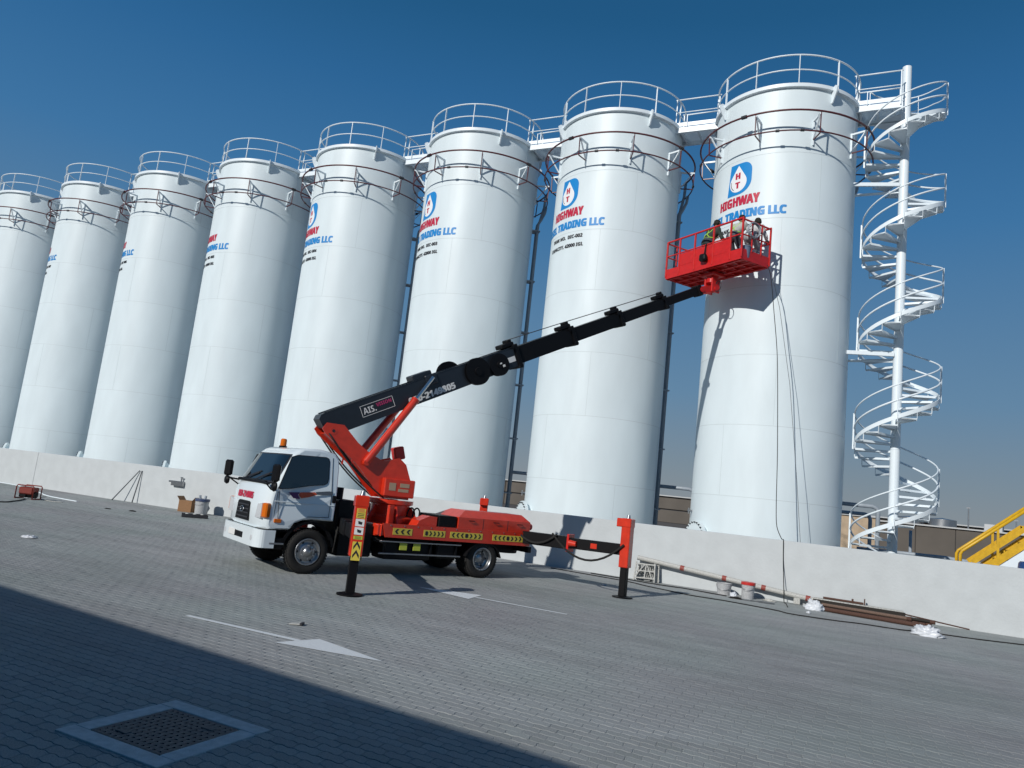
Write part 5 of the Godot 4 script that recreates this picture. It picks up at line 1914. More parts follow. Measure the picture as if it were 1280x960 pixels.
# ------------------------------------------------------------------ people
# bones [a, b, ra, rb, colour] joined by a smooth minimum and meshed as surface nets
func body_net(st: SurfaceTool, bones: Array, cell: float, k: float) -> void:
	var lo := Vector3(1e9, 1e9, 1e9)
	var hi := -lo
	for b in bones:
		var r: float = maxf(b[2], b[3]) + k + cell * 2.0
		lo = lo.min(b[0] - Vector3.ONE * r).min(b[1] - Vector3.ONE * r)
		hi = hi.max(b[0] + Vector3.ONE * r).max(b[1] + Vector3.ONE * r)
	var n := Vector3i(((hi - lo) / cell).ceil()) + Vector3i.ONE
	var nx := n.x
	var nxy := n.x * n.y
	var field := PackedFloat32Array()
	field.resize(nxy * n.z)
	field.fill(1.0)
	var near := PackedFloat32Array()
	near.resize(nxy * n.z)
	near.fill(1.0)
	var owner_ := PackedByteArray()
	owner_.resize(nxy * n.z)
	for bi in bones.size():
		var b: Array = bones[bi]
		var a: Vector3 = b[0]
		var ab: Vector3 = b[1] - a
		var l2 := maxf(ab.length_squared(), 1e-9)
		var ra: float = b[2]
		var dr: float = b[3] - ra
		var m: float = maxf(b[2], b[3]) + k + cell * 2.0
		var i0 := Vector3i(((a.min(b[1]) - Vector3.ONE * m - lo) / cell).floor()).clamp(Vector3i.ZERO, n - Vector3i.ONE)
		var i1 := Vector3i(((a.max(b[1]) + Vector3.ONE * m - lo) / cell).ceil()).clamp(Vector3i.ZERO, n - Vector3i.ONE)
		for z in range(i0.z, i1.z + 1):
			for y in range(i0.y, i1.y + 1):
				for x in range(i0.x, i1.x + 1):
					var p := lo + Vector3(x, y, z) * cell
					var t := clampf((p - a).dot(ab) / l2, 0.0, 1.0)
					var d := p.distance_to(a + ab * t) - ra - dr * t
					var id := x + y * nx + z * nxy
					var f := field[id]
					var h := maxf(k - absf(f - d), 0.0) / k
					field[id] = minf(f, d) - h * h * k * 0.25
					if d < near[id]:
						near[id] = d
						owner_[id] = bi
	var vert := {}
	var col := {}
	for z in n.z - 1:
		for y in n.y - 1:
			for x in n.x - 1:
				var id := x + y * nx + z * nxy
				var f0 := field[id]
				if f0 > cell * 2.0 or f0 < -cell * 2.0: continue
				var c := [f0, field[id + 1], field[id + nx], field[id + nx + 1], field[id + nxy], field[id + nxy + 1], field[id + nxy + nx], field[id + nxy + nx + 1]]
				var mask := 0
				for q in 8:
					if c[q] < 0.0: mask |= 1 << q
				if mask == 0 or mask == 255: continue
				var sum := Vector3.ZERO
				var cnt := 0
				for e in [[0, 1], [2, 3], [4, 5], [6, 7], [0, 2], [1, 3], [4, 6], [5, 7], [0, 4], [1, 5], [2, 6], [3, 7]]:
					var u: float = c[e[0]]
					var v: float = c[e[1]]
					if (u < 0.0) == (v < 0.0): continue
					var w := u / (u - v)
					var pa := Vector3(e[0] & 1, (e[0] >> 1) & 1, (e[0] >> 2) & 1)
					var pb := Vector3(e[1] & 1, (e[1] >> 1) & 1, (e[1] >> 2) & 1)
					sum += pa.lerp(pb, w)
					cnt += 1
				vert[id] = lo + (Vector3(x, y, z) + sum / cnt) * cell
				col[id] = bones[owner_[id]][4]
	st.set_smooth_group(1)
	var axes := [[1, nx, nxy], [nx, nxy, 1], [nxy, 1, nx]]
	for id in vert:
		for a in axes:
			var d0: int = a[0]
			if id + d0 >= field.size(): continue
			var s0 := field[id] < 0.0
			var s1 := field[id + d0] < 0.0
			if s0 == s1: continue
			var i1: int = id - a[1]
			var i2: int = id - a[1] - a[2]
			var i3: int = id - a[2]
			if not (vert.has(i1) and vert.has(i2) and vert.has(i3)): continue
			var q := [id, i1, i2, i3] if s0 else [id, i3, i2, i1]
			for j in [0, 2, 1, 0, 3, 2]:
				st.set_color(col[q[j]])
				st.add_vertex(vert[q[j]])

func worker(label: String, place: Vector3, turn: float, tall: float, shirt: Color, trousers: Color, stoop: float, look: int) -> Node3D:
	var t := thing("person", label, "person", place, turn, "people working in the red basket")
	var skin := Color(0.20, 0.115, 0.07)
	var boot := Color(0.02, 0.018, 0.016)
	var s := tall
	var J := func(x: float, y: float, z: float) -> Vector3: return Vector3(x, y * s, z)
	var pel: Vector3 = J.call(0.0, 0.90, -0.10 * stoop)
	var waist: Vector3 = J.call(0.0, 1.04, -0.02)
	var chest: Vector3 = J.call(0.0, 1.23, 0.10 * stoop)
	var neck: Vector3 = J.call(0.0, 1.38, 0.17 * stoop)
	var head: Vector3 = neck + Vector3(0.0, 0.10, 0.05)
	var bones := []
	bones.append([pel + Vector3(-0.06, 0, 0), pel + Vector3(0.06, 0, 0), 0.125, 0.125, trousers])
	bones.append([pel, waist, 0.13, 0.13, shirt])
	bones.append([waist, chest, 0.13, 0.14, shirt])
	bones.append([chest + Vector3(-0.09, 0, 0), chest + Vector3(0.09, 0, 0), 0.125, 0.125, shirt])
	bones.append([chest + Vector3(0, 0.06, 0), neck, 0.08, 0.058, shirt])
	bones.append([neck, head, 0.056, 0.06, skin])
	var st := new_st()
	var wrists := []
	for e in [-1.0, 1.0]:
		var hip := pel + Vector3(e * 0.095, -0.04, 0)
		var knee: Vector3 = J.call(e * 0.12, 0.49, 0.10 * stoop)
		var ank: Vector3 = J.call(e * 0.13, 0.09, -0.04 * stoop)
		bones.append([hip, knee, 0.095, 0.066, trousers])
		bones.append([knee, ank, 0.064, 0.046, trousers])
		bones.append([ank - Vector3(0, 0.03, 0.02), ank + Vector3(e * 0.01, -0.045, 0.15), 0.048, 0.036, boot])
		var sh := chest + Vector3(e * 0.185, 0.075, 0.0)
		var up: bool = (e > 0.0) == (look > 0)
		var elb: Vector3 = sh + (Vector3(e * 0.07, -0.16, 0.19) if up else Vector3(e * 0.08, -0.25, 0.08))
		var wr: Vector3 = elb + (Vector3(-e * 0.03, 0.13, 0.20) if up else Vector3(-e * 0.05, -0.05, 0.24))
		bones.append([chest + Vector3(e * 0.12, 0.06, 0), sh, 0.075, 0.066, shirt])
		bones.append([sh, elb, 0.060, 0.047, shirt])
		bones.append([elb, elb.lerp(wr, 0.45), 0.046, 0.042, shirt])
		bones.append([elb.lerp(wr, 0.42), wr, 0.038, 0.028, skin])
		wrists.append([wr, (wr - elb).normalized(), e])
	body_net(st, bones, 0.018, 0.04)
	# head with jaw, nose, ears and brow
	var hb := []
	var c := head + Vector3(0, 0.07, 0.02)
	hb.append([c + Vector3(0, 0.025, -0.02), c + Vector3(0, 0.02, 0.015), 0.082, 0.078, skin])
	hb.append([c + Vector3(0, -0.03, 0.03), c + Vector3(0, -0.075, 0.055), 0.058, 0.036, skin])
	hb.append([c + Vector3(0, 0.005, 0.092), c + Vector3(0, -0.022, 0.108), 0.011, 0.015, skin])
	for e in [-1.0, 1.0]:
		hb.append([c + Vector3(e * 0.082, 0.012, 0.0), c + Vector3(e * 0.084, -0.022, 0.004), 0.014, 0.010, skin])
		hb.append([c + Vector3(e * 0.034, 0.016, 0.084), c + Vector3(e * 0.028, 0.016, 0.085), 0.013, 0.013, Color(0.35, 0.33, 0.31)])
		hb.append([c + Vector3(e * 0.048, 0.036, 0.082), c + Vector3(e * 0.016, 0.038, 0.089), 0.008, 0.008, Color(0.02, 0.016, 0.014)])
	hb.append([c + Vector3(-0.022, -0.055, 0.085), c + Vector3(0.022, -0.055, 0.085), 0.009, 0.009, Color(0.22, 0.08, 0.06)])
	hb.append([head - Vector3(0, 0.05, 0.0), c + Vector3(0, -0.03, -0.01), 0.055, 0.058, skin])
	body_net(st, hb, 0.009, 0.018)
	# hands: palm, four fingers and a thumb that close on the tool
	for w in wrists:
		var d: Vector3 = w[1]
		var e: float = w[2]
		var side := d.cross(Vector3.UP).normalized() * e
		var pn := side.cross(d).normalized()
		if pn.y > 0.0: pn = -pn
		var p0: Vector3 = w[0]
		var hd := []
		var pm := p0 + d * 0.075
		hd.append([p0 - d * 0.02, p0 + d * 0.02, 0.027, 0.026, skin])
		for q in 4:
			var off := side * (-0.030 + 0.020 * q)
			hd.append([p0 + d * 0.015 + off * 0.6, pm + off, 0.018, 0.013, skin])
			var ln: float = [0.036, 0.042, 0.040, 0.031][q]
			var k1: Vector3 = pm + off + d * ln + pn * 0.012
			var k2: Vector3 = k1 + d * ln * 0.35 + pn * ln * 0.75
			var k3: Vector3 = k2 - d * ln * 0.3 + pn * ln * 0.45
			hd.append([pm + off, k1, 0.011, 0.0095, skin])
			hd.append([k1, k2, 0.0095, 0.0088, skin])
			hd.append([k2, k3, 0.0088, 0.0075, skin])
		var tb := p0 + d * 0.03 - side * 0.028
		var t1 := tb - side * 0.028 + d * 0.026 + pn * 0.018
		hd.append([tb, t1, 0.015, 0.0115, skin])
		hd.append([t1, t1 + d * 0.022 + pn * 0.022 + side * 0.008, 0.0115, 0.009, skin])
		body_net(st, hd, 0.006, 0.008)
	var m := StandardMaterial3D.new()
	m.vertex_color_use_as_albedo = true
	m.roughness = 0.8
	var body := part("body", st, m, t)
	# hair as a cap of short strands over the skull
	st = new_st()
	var hr := []
	var hc := Color(0.010, 0.008, 0.007)
	hr.append([c + Vector3(0, 0.042, -0.030), c + Vector3(0, 0.044, 0.012), 0.083, 0.078, hc])
	hr.append([c + Vector3(-0.05, 0.0, -0.045), c + Vector3(0.05, 0.0, -0.045), 0.052, 0.052, hc])
	for e in 7:
		var a := TAU * e / 7.0
		hr.append([c + Vector3(0.03 * cos(a), 0.10, -0.01 + 0.03 * sin(a)), c + Vector3(0.055 * cos(a), 0.085, -0.02 + 0.055 * sin(a)), 0.02, 0.018, hc])
	body_net(st, hr, 0.010, 0.02)
	part("hair", st, m, t)
	t.set_meta("chest", chest)
	t.set_meta("waist", waist)
	t.set_meta("hand", wrists[1 if look > 0 else 0][0])
	return t

func harness(t: Node3D, m: Material) -> void:
	var chest: Vector3 = t.get_meta("chest")
	var waist: Vector3 = t.get_meta("waist")
	var st := new_st()
	for e in [-1.0, 1.0]:
		var pts := [chest + Vector3(e * 0.12, 0.02, 0.13), chest + Vector3(e * 0.12, 0.135, 0.03), chest + Vector3(e * 0.10, 0.11, -0.075), chest + Vector3(e * 0.05, 0.01, -0.142), waist + Vector3(-e * 0.04, 0.06, -0.148), waist + Vector3(-e * 0.12, -0.04, -0.115)]
		tube(st, pts, 0.014, 6)
	part("shoulder_strap", st, m, t)
	st = new_st()
	var ring := []
	for k in 20:
		var a := TAU * k / 20.0
		ring.append(waist + Vector3(0.158 * cos(a), -0.03, 0.146 * sin(a) - 0.01))
	tube(st, ring, 0.018, 6, true)
	part("waist_belt", st, m, t)
	for k in ["chest", "waist", "hand"]:
		t.remove_meta(k)

func make_workers() -> void:
	var face := atan2(BN.x, BN.z)
	var at := func(a: float, n: float) -> Vector3: return B1 + BA * a + BN * n + Vector3(0, 0.032, 0)
	var w := worker("dark haired person in a black vest with green edging, leaning in the basket", at.call(1.66, 0.50), face, 0.97, Color(0.03, 0.04, 0.035), Color(0.05, 0.055, 0.06), 1.0, 1)
	harness(w, M.lime)
	w = worker("dark haired person in a pale grey shirt with lime straps, at the lettering", at.call(0.72, 0.50), face + 0.15, 0.90, Color(0.42, 0.43, 0.40), Color(0.07, 0.08, 0.10), 1.2, -1)
	harness(w, M.lime)
	w = worker("person in off-white clothes crouching at the end of the basket", at.call(0.26, 0.66), face + 0.35, 0.80, Color(0.55, 0.55, 0.53), Color(0.33, 0.34, 0.36), 1.5, 1)
	harness(w, M.ink)
	# gear in the basket
	var st: SurfaceTool
	var q: Vector3 = at.call(0.12, 0.25)
	var bt := thing("paint_pail", "grey-blue paint pail on the basket floor", "bucket", q)
	st = new_st()
	lathe(st, Vector3.ZERO, [[0.0, 0.0], [0.13, 0.0], [0.15, 0.30], [0.158, 0.30], [0.158, 0.325], [0.14, 0.325], [0.125, 0.04], [0.0, 0.04]], 24)
	part("pail", st, M.blue_cloth, bt)
	st = new_st()
	var hp := []
	for k in 11:
		var a := PI * k / 10.0
		hp.append(Vector3(0.155 * cos(a), 0.30 + 0.10 * sin(a), 0.05 * sin(a)))
	tube(st, hp, 0.006, 6)
	part("handle", st, M.steel, bt)
	var tb := thing("tool_bag", "black tool bag hanging by its strap on the basket side", "bag", B1 + BA * 1.28 - BN * 0.09 + Vector3(0, 0.22, 0), face)
	st = new_st()
	var hb := []
	hb.append([Vector3(-0.05, 0.05, 0), Vector3(0.05, 0.06, 0.0), 0.07, 0.075, Color(0.012, 0.012, 0.012)])
	hb.append([Vector3(-0.06, -0.03, 0), Vector3(0.06, -0.02, 0.0), 0.075, 0.07, Color(0.012, 0.012, 0.012)])
	body_net(st, hb, 0.015, 0.03)
	part("pouch", st, M.black, tb)
	st = new_st()
	tube(st, [Vector3(-0.04, 0.10, 0), Vector3(-0.02, 0.22, 0.03), Vector3(-0.02, 0.38, 0.05), Vector3(-0.02, 0.43, 0.10)], 0.018, 6)
	part("strap", st, M.black, tb)
	var hs := thing("hose_coil", "grey hose coiled over the end rail of the basket", "hose", B1 + BN * 0.36 - BA * 0.06 + Vector3(0, 0.80, 0), face)
	st = new_st()
	var pts := []
	for k in 90:
		var a := TAU * k / 18.0
		pts.append(Vector3(0.012 * sin(a * 0.31) + 0.012 * (k / 18.0) - 0.03, 0.20 * sin(a) + 0.01 * sin(a * 0.2), (0.22 + 0.012 * sin(k * 0.7)) * cos(a)))
	tube(st, pts, 0.011, 6)
	part("coil", st, M.pipe_grey, hs)

# ------------------------------------------------------------------ things lying about
func lay(st: SurfaceTool, xz: Array, r: float, y := -1.0) -> void:
	# a hose along the ground, bent smoothly through the points
	var cv := Curve3D.new()
	var n := xz.size()
	for i in n:
		var p := Vector3(xz[i][0], (r if y < 0.0 else y), xz[i][1])
		var a := Vector3(xz[maxi(i - 1, 0)][0], p.y, xz[maxi(i - 1, 0)][1])
		var b := Vector3(xz[mini(i + 1, n - 1)][0], p.y, xz[mini(i + 1, n - 1)][1])
		var d := (b - a) / 6.0
		cv.add_point(p, -d, d)
	cv.bake_interval = 0.12
	var pts := []
	for p in cv.get_baked_points():
		pts.append(p)
	tube(st, pts, r, 6)

func pail(called: String, label: String, at: Vector3, r: float, h: float, body: Material, lid: Material) -> Node3D:
	var t := thing(called, label, "bucket", at)
	var st := new_st()
	lathe(st, Vector3.ZERO, [[0.0, 0.0], [r * 0.88, 0.0], [r, h * 0.96], [r * 1.04, h * 0.96], [r * 1.04, h], [r * 0.93, h], [r * 0.82, 0.03], [0.0, 0.03]], 28)
	part("pail", st, body, t)
	if lid != null:
		st = new_st()
		lathe(st, Vector3.ZERO, [[r * 1.05, h * 0.86], [r * 1.07, h * 0.86], [r * 1.07, h * 1.02], [r * 0.95, h * 1.03], [0.0, h * 1.0]], 28)
		part("lid", st, lid, t)
	st = new_st()
	var hp := []
	for k in 11:
		var a := PI * k / 10.0
		hp.append(Vector3(r * 1.03 * cos(a), h * 0.85 - 0.12 * sin(a), r * 1.03 * sin(a) + 0.004))
	tube(st, hp, 0.005, 6)
	part("handle", st, M.steel, t)
	return t

func crumple(st: SurfaceTool, at: Vector3, size: Vector3, seed_: int) -> void:
	var n := FastNoiseLite.new()
	n.seed = seed_
	n.frequency = 1.3
	n.fractal_octaves = 3
	st.set_smooth_group(4)
	var R := 16
	var C := 30
	var pt := func(i: int, j: int) -> Vector3:
		var la := PI * 0.5 * i / R
		var lo := TAU * (j % C) / C
		var d := Vector3(cos(la) * cos(lo), sin(la), cos(la) * sin(lo))
		var k := 0.85 + 0.45 * n.get_noise_3d(d.x * 1.5, d.y * 1.5 + 5.0, d.z * 1.5) - 0.30 * absf(n.get_noise_3d(d.x * 3.2, d.y * 3.2, d.z * 3.2))
		return at + Vector3(d.x * size.x * k, maxf(0.003, d.y * size.y * k), d.z * size.z * k)
	for i in R:
		for j in C:
			quad(st, pt.call(i, j + 1), pt.call(i, j), pt.call(i + 1, j), pt.call(i + 1, j + 1))

func make_clutter() -> void:
	var st := new_st()
	# trestle frames bundled against the wall
	var tr := thing("trestle_bundle", "bundle of chipped white steel trestle frames leaning against the wall", "trestles", Vector3(-4.88, 0, -18.62))
	for k in 4:
		st = new_st()
		var z := 0.13 - 0.08 * k
		var w := 0.26 - 0.02 * (k % 2)
		var x0 := -0.02 + 0.03 * (k % 3 - 1)
		var h := 0.46 - 0.03 * k
		var T4 := func(x: float, y: float) -> Vector3: return Vector3(x0 + x, y, z - y * 0.12)
		for s in [-1.0, 1.0]:
			bar(st, T4.call(s * w, 0.004), T4.call(s * w * 0.9, h), 0.035, 0.03, 0.004)
		for y in [0.07, 0.24, 0.40]:
			bar(st, T4.call(-w, y), T4.call(w, y + 0.02), 0.03, 0.026, 0.004)
		bar(st, T4.call(-w, 0.08), T4.call(-w * 0.1, 0.40), 0.026, 0.024)
		bar(st, T4.call(w * 0.2, 0.39), T4.call(w * 0.75, 0.08), 0.026, 0.024)
		bar(st, T4.call(0.0, 0.07), T4.call(0.02, 0.40), 0.026, 0.024)
		part("frame", st, M.old_white, tr)
	# long white pipe lying along the wall on top of it
	var lp := thing("long_pipe", "long white pipe with red bands resting against the wall", "pipe", Vector3(-3.1, 0, -18.7))
	var pa := Vector3(-2.08, 0.545, 0.02)
	var pb := Vector3(2.35, 0.12, 0.02)
	st = new_st()
	rod(st, pa, pb, 0.06, 0.06, 16)
	part("tube", st, M.old_white, lp)
	for x in [-0.95, 0.06, 0.96, 1.93]:
		st = new_st()
		var m := pa.lerp(pb, (x + 2.08) / 4.43)
		var d := (pb - pa).normalized()
		rod(st, m - d * 0.05, m + d * 0.05, 0.064, 0.064, 16)
		part("band", st, M.red_band, lp)
	st = new_st()
	box(st, Vector3(1.7, 0.07, 0.03), Vector3(0.14, 0.135, 0.12), Basis.IDENTITY, 0.008)
	part("support_block", st, M.old_white, lp)
	# paint pails by the pipe
	pail("paint_pail", "stained white paint pail without a lid under the long pipe", Vector3(-2.98, 0, -18.36), 0.17, 0.26, M.bucket_white, null)
	pail("paint_pail", "white paint pail with a red lid beside the long pipe", Vector3(-2.42, 0, -18.2), 0.15, 0.36, M.bucket_white, M.bucket_red)
	st = new_st()
	crumple(st, Vector3(-2.62, 0, -17.78), Vector3(0.18, 0.05, 0.12), 3)
	single("cloth", st, M.rubber, "black rag on the paving in front of the red-lidded pail", "rag")
	st = new_st()
	crumple(st, Vector3(-2.72, 0, -18.1), Vector3(0.10, 0.12, 0.09), 17)
	single("plastic_scrap", st, M.plastic_bag, "white crumpled wrapper against the red-lidded pail", "wrapper")
	st = new_st()
	crumple(st, Vector3(-1.95, 0, -18.35), Vector3(0.16, 0.06, 0.10), 23)
	single("plastic_scrap", st, M.old_white, "flat white scrap below the long pipe", "scrap")
	# hoses and cables
	st = new_st()
	lay(st, [[-7.3, -18.2], [-6.2, -18.0], [-5.12, -17.77], [-4.61, -17.44], [-3.91, -17.11], [-3.4, -16.9], [-2.72, -16.89], [-1.95, -16.7], [-1.59, -16.57], [-1.3, -16.36], [-0.53, -16.43], [-0.04, -16.6], [0.65, -16.65], [0.95, -16.93], [1.41, -17.0], [1.95, -17.1], [2.9, -17.45], [4.2, -17.7]], 0.012)
	single("cable", st, M.rubber, "long black cable trailing over the paving along the wall", "cable")
	st = new_st()
	lay(st, [[-6.3, -18.45], [-5.4, -18.3], [-4.61, -18.15], [-4.13, -18.17], [-3.82, -18.2], [-3.32, -18.05], [-3.08, -18.0], [-2.85, -17.95]], 0.013)
	single("hose", st, M.rubber, "short black hose running from the trestles to the pails", "hose")
	st = new_st()
	lay(st, [[-2.5, -17.75], [-2.3, -17.7], [-2.04, -17.95], [-1.80, -17.85], [-1.9, -17.72], [-2.1, -17.74], [-2.3, -17.82]], 0.010)
	single("hose", st, M.rope, "thin looped hose on the paving beside the black rag", "hose")
	# hose hanging from the basket over the wall
	var hang := [Vector3(-2.62, 8.47, -19.72), Vector3(-2.50, 8.1, -19.60), Vector3(-2.36, 7.1, -19.55), Vector3(-2.21, 5.85, -19.5), Vector3(-2.08, 3.6, -19.4), Vector3(-2.02, 2.2, -19.25), Vector3(-1.97, 1.7, -19.15), Vector3(-1.84, 1.43, -19.0), Vector3(-1.78, 1.405, -18.9), Vector3(-1.77, 1.36, -18.81), Vector3(-1.75, 0.9, -18.80), Vector3(-1.69, 0.3, -18.62), Vector3(-1.66, 0.02, -18.5), Vector3(-1.60, 0.013, -18.3), Vector3(-1.5, 0.013, -17.6)]
	var cv := Curve3D.new()
	for i in hang.size():
		var a: Vector3 = hang[maxi(i - 1, 0)]
		var b: Vector3 = hang[mini(i + 1, hang.size() - 1)]
		var d: Vector3 = (b - a) / 7.0
		cv.add_point(hang[i], -d, d)
	cv.bake_interval = 0.06
	var pts := []
	for p in cv.get_baked_points(): pts.append(p)
	st = new_st()
	tube(st, pts, 0.0095, 6)
	single("spray_hose", st, M.rubber, "black hose hanging from the basket down over the wall", "hose")
	st = new_st()
	tube(st, [Vector3(-2.56, 8.44, -19.86), Vector3(-2.30, 7.42, -20.1), Vector3(-1.95, 5.37, -20.2), Vector3(-1.66, 2.9, -20.2), Vector3(-1.51, 1.42, -20.2), Vector3(-1.42, 0.0, -20.2)], 0.006, 6)
	single("rope", st, M.rope, "thin rope hanging from the basket to behind the wall", "rope")
	# rusty pipes, boards and a prop
	for k in 5:
		var e: Array = [[-1.0, 0.05, -18.02, 0.98, 0.05, -17.66, 0.045], [-0.92, 0.045, -18.16, 1.10, 0.045, -17.84, 0.04], [-0.95, 0.05, -18.30, 1.22, 0.05, -18.02, 0.045], [-0.85, 0.13, -18.10, 0.85, 0.125, -17.86, 0.035], [-0.7, 0.125, -18.29, 1.28, 0.12, -17.96, 0.03]][k]
		var heap := ["rusty steel pipe on the paving, outermost of the heap by the wall", "rusty steel pipe on the paving, second from the open side of the heap", "rusty steel pipe on the paving beside the dark board", "rusty steel pipe on top of the heap, on its open side", "rusty steel pipe on top of the heap, next to the dark board"]
		var t := thing("rusty_pipe", heap[k], "pipe", Vector3(e[0], 0, e[2]), 0.0, "rusty pipes heaped by the wall")
		var b := Vector3(e[3] - e[0], e[4], e[5] - e[2])
		st = new_st()
		rod(st, Vector3(0, e[1], 0), b, e[6], e[6], 14)
		part("tube", st, [M.rust, M.rust_pale, M.rust, M.rust_pale, M.dark_wood][k], t)
		st = new_st()
		var d := b.normalized()
		rod(st, b - d * 0.07, b + d * 0.02, e[6] + 0.012, e[6] + 0.012, 14)
		part("coupler", st, M.rust, t)
	st = new_st()
	bar(st, Vector3(-1.05, 0.105, -18.45), Vector3(0.78, 0.095, -18.42), 0.03, 0.18, 0.005)
	single("board", st, M.dark_wood, "dark stained board standing on edge behind the rusty pipes", "board")
	st = new_st()
	bar(st, Vector3(-1.05, 0.20, -18.62), Vector3(0.75, 0.18, -18.60), 0.22, 0.03, 0.004)
	box(st, Vector3(-0.9, 0.09, -18.62), Vector3(0.08, 0.18, 0.14))
	box(st, Vector3(0.6, 0.083, -18.62), Vector3(0.08, 0.166, 0.14))
	single("plank", st, M.old_white, "weathered pale plank on blocks behind the rusty pipes", "plank")
	var jp := thing("screw_jack", "rusty screw jack with a flange lying on the pale plank", "jack", Vector3(-0.45, 0.212, -18.6))
	st = new_st()
	rod(st, Vector3(-0.4, 0.025, 0), Vector3(0.42, 0.02, 0), 0.024, 0.024, 12)
	part("spindle", st, M.rust, jp)
	st = new_st()
	box(st, Vector3(0.44, 0.045, 0), Vector3(0.025, 0.15, 0.13))
	box(st, Vector3(0.2, 0.035, 0), Vector3(0.04, 0.10, 0.10))
	part("flange", st, M.rust, jp)
	st = new_st()
	rod(st, Vector3(0.62, 0.16, -18.5), Vector3(1.98, 0.014, -18.74), 0.016, 0.014, 10)
	single("steel_rod", st, M.rust, "thin dark rod reaching out of the pipe heap along the wall", "rod")
	st = new_st()
	crumple(st, Vector3(-1.0, 0, -17.92), Vector3(0.24, 0.24, 0.15), 41)
	single("plastic_bag", st, M.plastic_bag, "crumpled white plastic bag at the near end of the rusty pipes", "bag")
	st = new_st()
	crumple(st, Vector3(1.05, 0, -16.35), Vector3(0.32, 0.22, 0.20), 52)
	single("plastic_bag", st, M.plastic_bag, "larger crumpled white plastic bag on the paving past the rusty pipes", "bag")
	# far end of the yard
	var gen := thing("generator", "small red portable generator in a tube frame on the paving", "generator", Vector3(-23.6, 0, -14.7), 0.4)
	st = new_st()
	box(st, Vector3(0, 0.26, 0), Vector3(0.46, 0.22, 0.32), Basis.IDENTITY, 0.03)
	part("tank", st, M.generator_red, gen)
	st = new_st()
	box(st, Vector3(-0.1, 0.13, 0), Vector3(0.24, 0.16, 0.26), Basis.IDENTITY, 0.02)
	rod(st, Vector3(0.02, 0.14, 0), Vector3(0.26, 0.14, 0), 0.10, 0.10, 16)
	part("engine", st, M.black, gen)
	for s in [-1.0, 1.0]:
		st = new_st()
		tube(st, [Vector3(-0.28, 0.02, s * 0.19), Vector3(-0.28, 0.38, s * 0.19), Vector3(-0.24, 0.42, s * 0.19), Vector3(0.24, 0.42, s * 0.19), Vector3(0.28, 0.38, s * 0.19), Vector3(0.28, 0.02, s * 0.19)], 0.018, 8)
		part("frame", st, M.generator_red, gen)
	for s in [-1.0, 1.0]:
		st = new_st()
		rod(st, Vector3(s * 0.28, 0.02, -0.2), Vector3(s * 0.28, 0.02, 0.2), 0.018, 0.018, 8)
		part("foot", st, M.generator_red, gen)
	st = new_st()
	lay(st, [[-34.5, -18.6], [-32.6, -18.5], [-31.3, -18.45], [-30.2, -18.3], [-28.1, -17.63], [-25.43, -16.42], [-24.16, -16.12], [-23.15, -16.02]], 0.02)
	single("hose", st, M.white_steel, "white hose running past the generator toward the wall", "hose")
	st = new_st()
	lay(st, [[-24.9, -16.1], [-24.1, -15.38], [-23.03, -15.0], [-22.6, -15.2]], 0.014)
	single("hose", st, M.old_white, "short white lead on the paving beside the generator", "hose")
	st = new_st()
	lay(st, [[-24.5, -11.2], [-22.6, -12.4], [-21.9, -12.9], [-22.3, -13.5], [-22.9, -14.1], [-23.4, -14.5]], 0.018)
	single("cable", st, M.rubber, "black cable leading to the red generator", "cable")
	for e in [[-24.75, -24.0, "slanting wooden pole propped against the wall"], [-23.92, -23.88, "upright wooden pole propped against the wall"]]:
		st = new_st()
		rod(st, Vector3(e[0], 0.0, -18.45 - (0.2 if e[0] > -24.0 else 0.0)), Vector3(e[1], 1.16, -18.80), 0.022, 0.018, 8)
		single("pole", st, M.rope, e[2], "pole")
	var fx := thing("wall_tap_box", "grey metal box with a tap fixed to the low wall", "tap box", Vector3(-21.95, 0.9, WALL_Z))
	st = new_st()
	box(st, Vector3(0.05, -0.02, 0.07), Vector3(0.55, 0.17, 0.13), Basis.IDENTITY, 0.01)
	part("housing", st, M.steel, fx)
	st = new_st()
	box(st, Vector3(-0.30, 0.03, 0.06), Vector3(0.16, 0.06, 0.10), Basis.IDENTITY, 0.01)
	part("bracket", st, M.steel, fx)
	st = new_st()
	rod(st, Vector3(0.22, 0.06, 0.08), Vector3(0.22, 0.19, 0.08), 0.03, 0.025, 10)
	box(st, Vector3(0.22, 0.20, 0.08), Vector3(0.12, 0.03, 0.03), Basis.IDENTITY, 0.006)
	part("tap", st, M.steel, fx)
	var cb := thing("cardboard_box", "open brown cardboard box at the foot of the wall", "box", Vector3(-20.75, 0, -18.35), 0.3)
	st = new_st()
	box(st, Vector3(0, 0.19, 0), Vector3(0.48, 0.38, 0.40), Basis.IDENTITY, 0.004)
	part("carton", st, M.cardboard, cb)
	for s in [-1.0, 1.0]:
		st = new_st()
		box(st, Vector3(s * 0.27, 0.43, 0), Vector3(0.20, 0.006, 0.40), Basis(Vector3(0, 0, 1), s * 0.9))
		part("flap", st, M.cardboard, cb)
	var pb2 := pail("paint_pail", "tall white and navy bucket beside the cardboard box", Vector3(-19.95, 0, -18.2), 0.22, 0.50, M.bucket_white, M.bucket_blue)
	st = new_st()
	rod(st, Vector3(-0.06, 0.3, 0), Vector3(-0.12, 0.62, 0.03), 0.03, 0.04, 8)
	rod(st, Vector3(0.08, 0.3, 0), Vector3(0.12, 0.62, 0.0), 0.03, 0.04, 8)
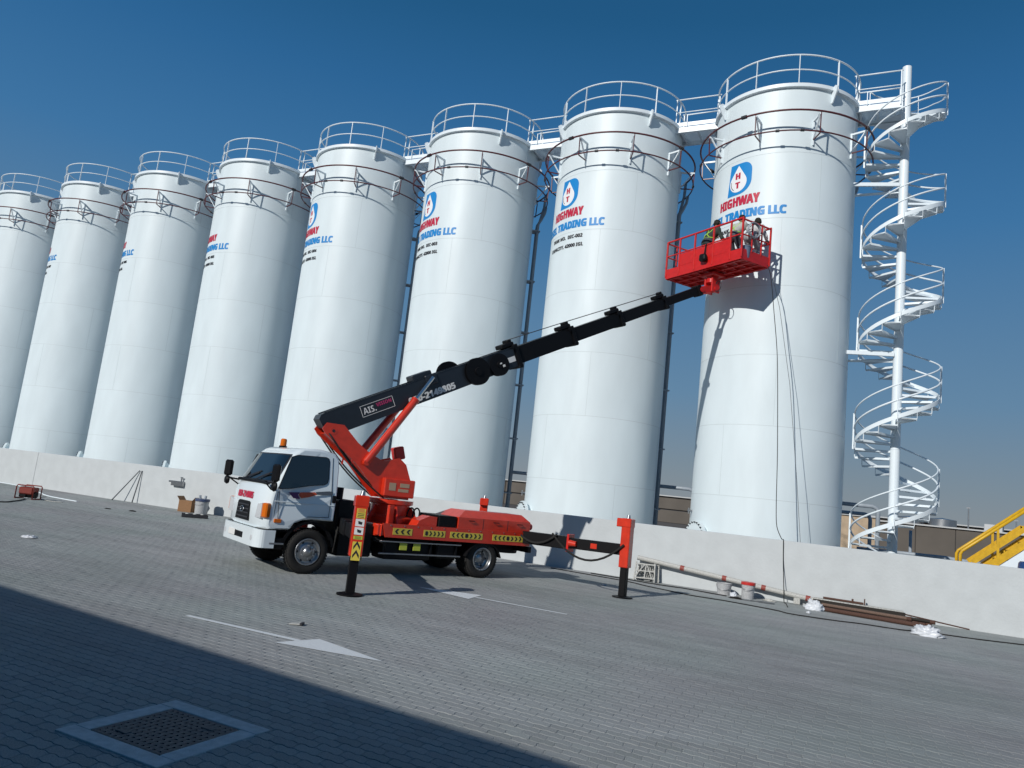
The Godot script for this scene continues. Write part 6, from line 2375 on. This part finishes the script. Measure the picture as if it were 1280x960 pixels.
	part("brush", st, M.pipe_grey, pb2)
	var pl := thing("roller_tray", "dark flat paint tray on the paving before the cardboard box", "tray", Vector3(-18.75, 0, -16.9), 0.9)
	st = new_st()
	box(st, Vector3(0, 0.02, 0), Vector3(0.75, 0.03, 0.34), Basis.IDENTITY, 0.004)
	part("tray_floor", st, M.black, pl)
	for s in [-1.0, 1.0]:
		st = new_st()
		box(st, Vector3(0, 0.06, s * 0.165), Vector3(0.75, 0.10, 0.02), Basis.IDENTITY, 0.004)
		part("tray_side", st, M.dark_fit, pl)
	for k in 3:
		st = new_st()
		rod(st, Vector3(-0.25 + 0.22 * k, 0.085, -0.1), Vector3(-0.2 + 0.22 * k, 0.085, 0.1), 0.035, 0.035, 10)
		part("roller", st, M.old_white, pl)
	# litter
	for e in [[-14.07, -8.94, 0.20, 0.05, 71, "white torn paper lying alone on the open paving", 1], [-20.9, -15.5, 0.12, 0.03, 72, "small dark scrap on the paving near the wall", 0], [-20.3, -15.9, 0.14, 0.04, 73, "small dark lump on the paving in front of the poles", 0], [-20.9, -16.9, 0.16, 0.012, 74, "flat white scrap on the paving in front of the poles", 1], [-1.05, -17.1, 0.05, 0.05, 75, "tiny white pebble-like scrap beside the black cable", 1], [-5.2, -16.2, 0.06, 0.03, 76, "small pale pebble by the rear outrigger foot", 1]]:
		st = new_st()
		crumple(st, Vector3(e[0], 0, e[1]), Vector3(e[2], e[3], e[2] * 0.7), e[4])
		single("litter", st, M.plastic_bag if e[6] == 1 else M.rubber, e[5], "litter")
	var fl := thing("metal_offcut", "flat pale metal offcut on the paving near the painted arrow", "offcut", Vector3(-5.95, 0.0, -7.08), 0.35)
	st = new_st()
	box(st, Vector3(0, 0.012, 0), Vector3(0.13, 0.012, 0.10), Basis(Vector3(0, 0, 1), 0.06), 0.003)
	part("plate", st, M.old_white, fl)
	st = new_st()
	box(st, Vector3(0.075, 0.018, 0), Vector3(0.03, 0.03, 0.09), Basis.IDENTITY, 0.004)
	part("lip", st, M.dark_fit, fl)
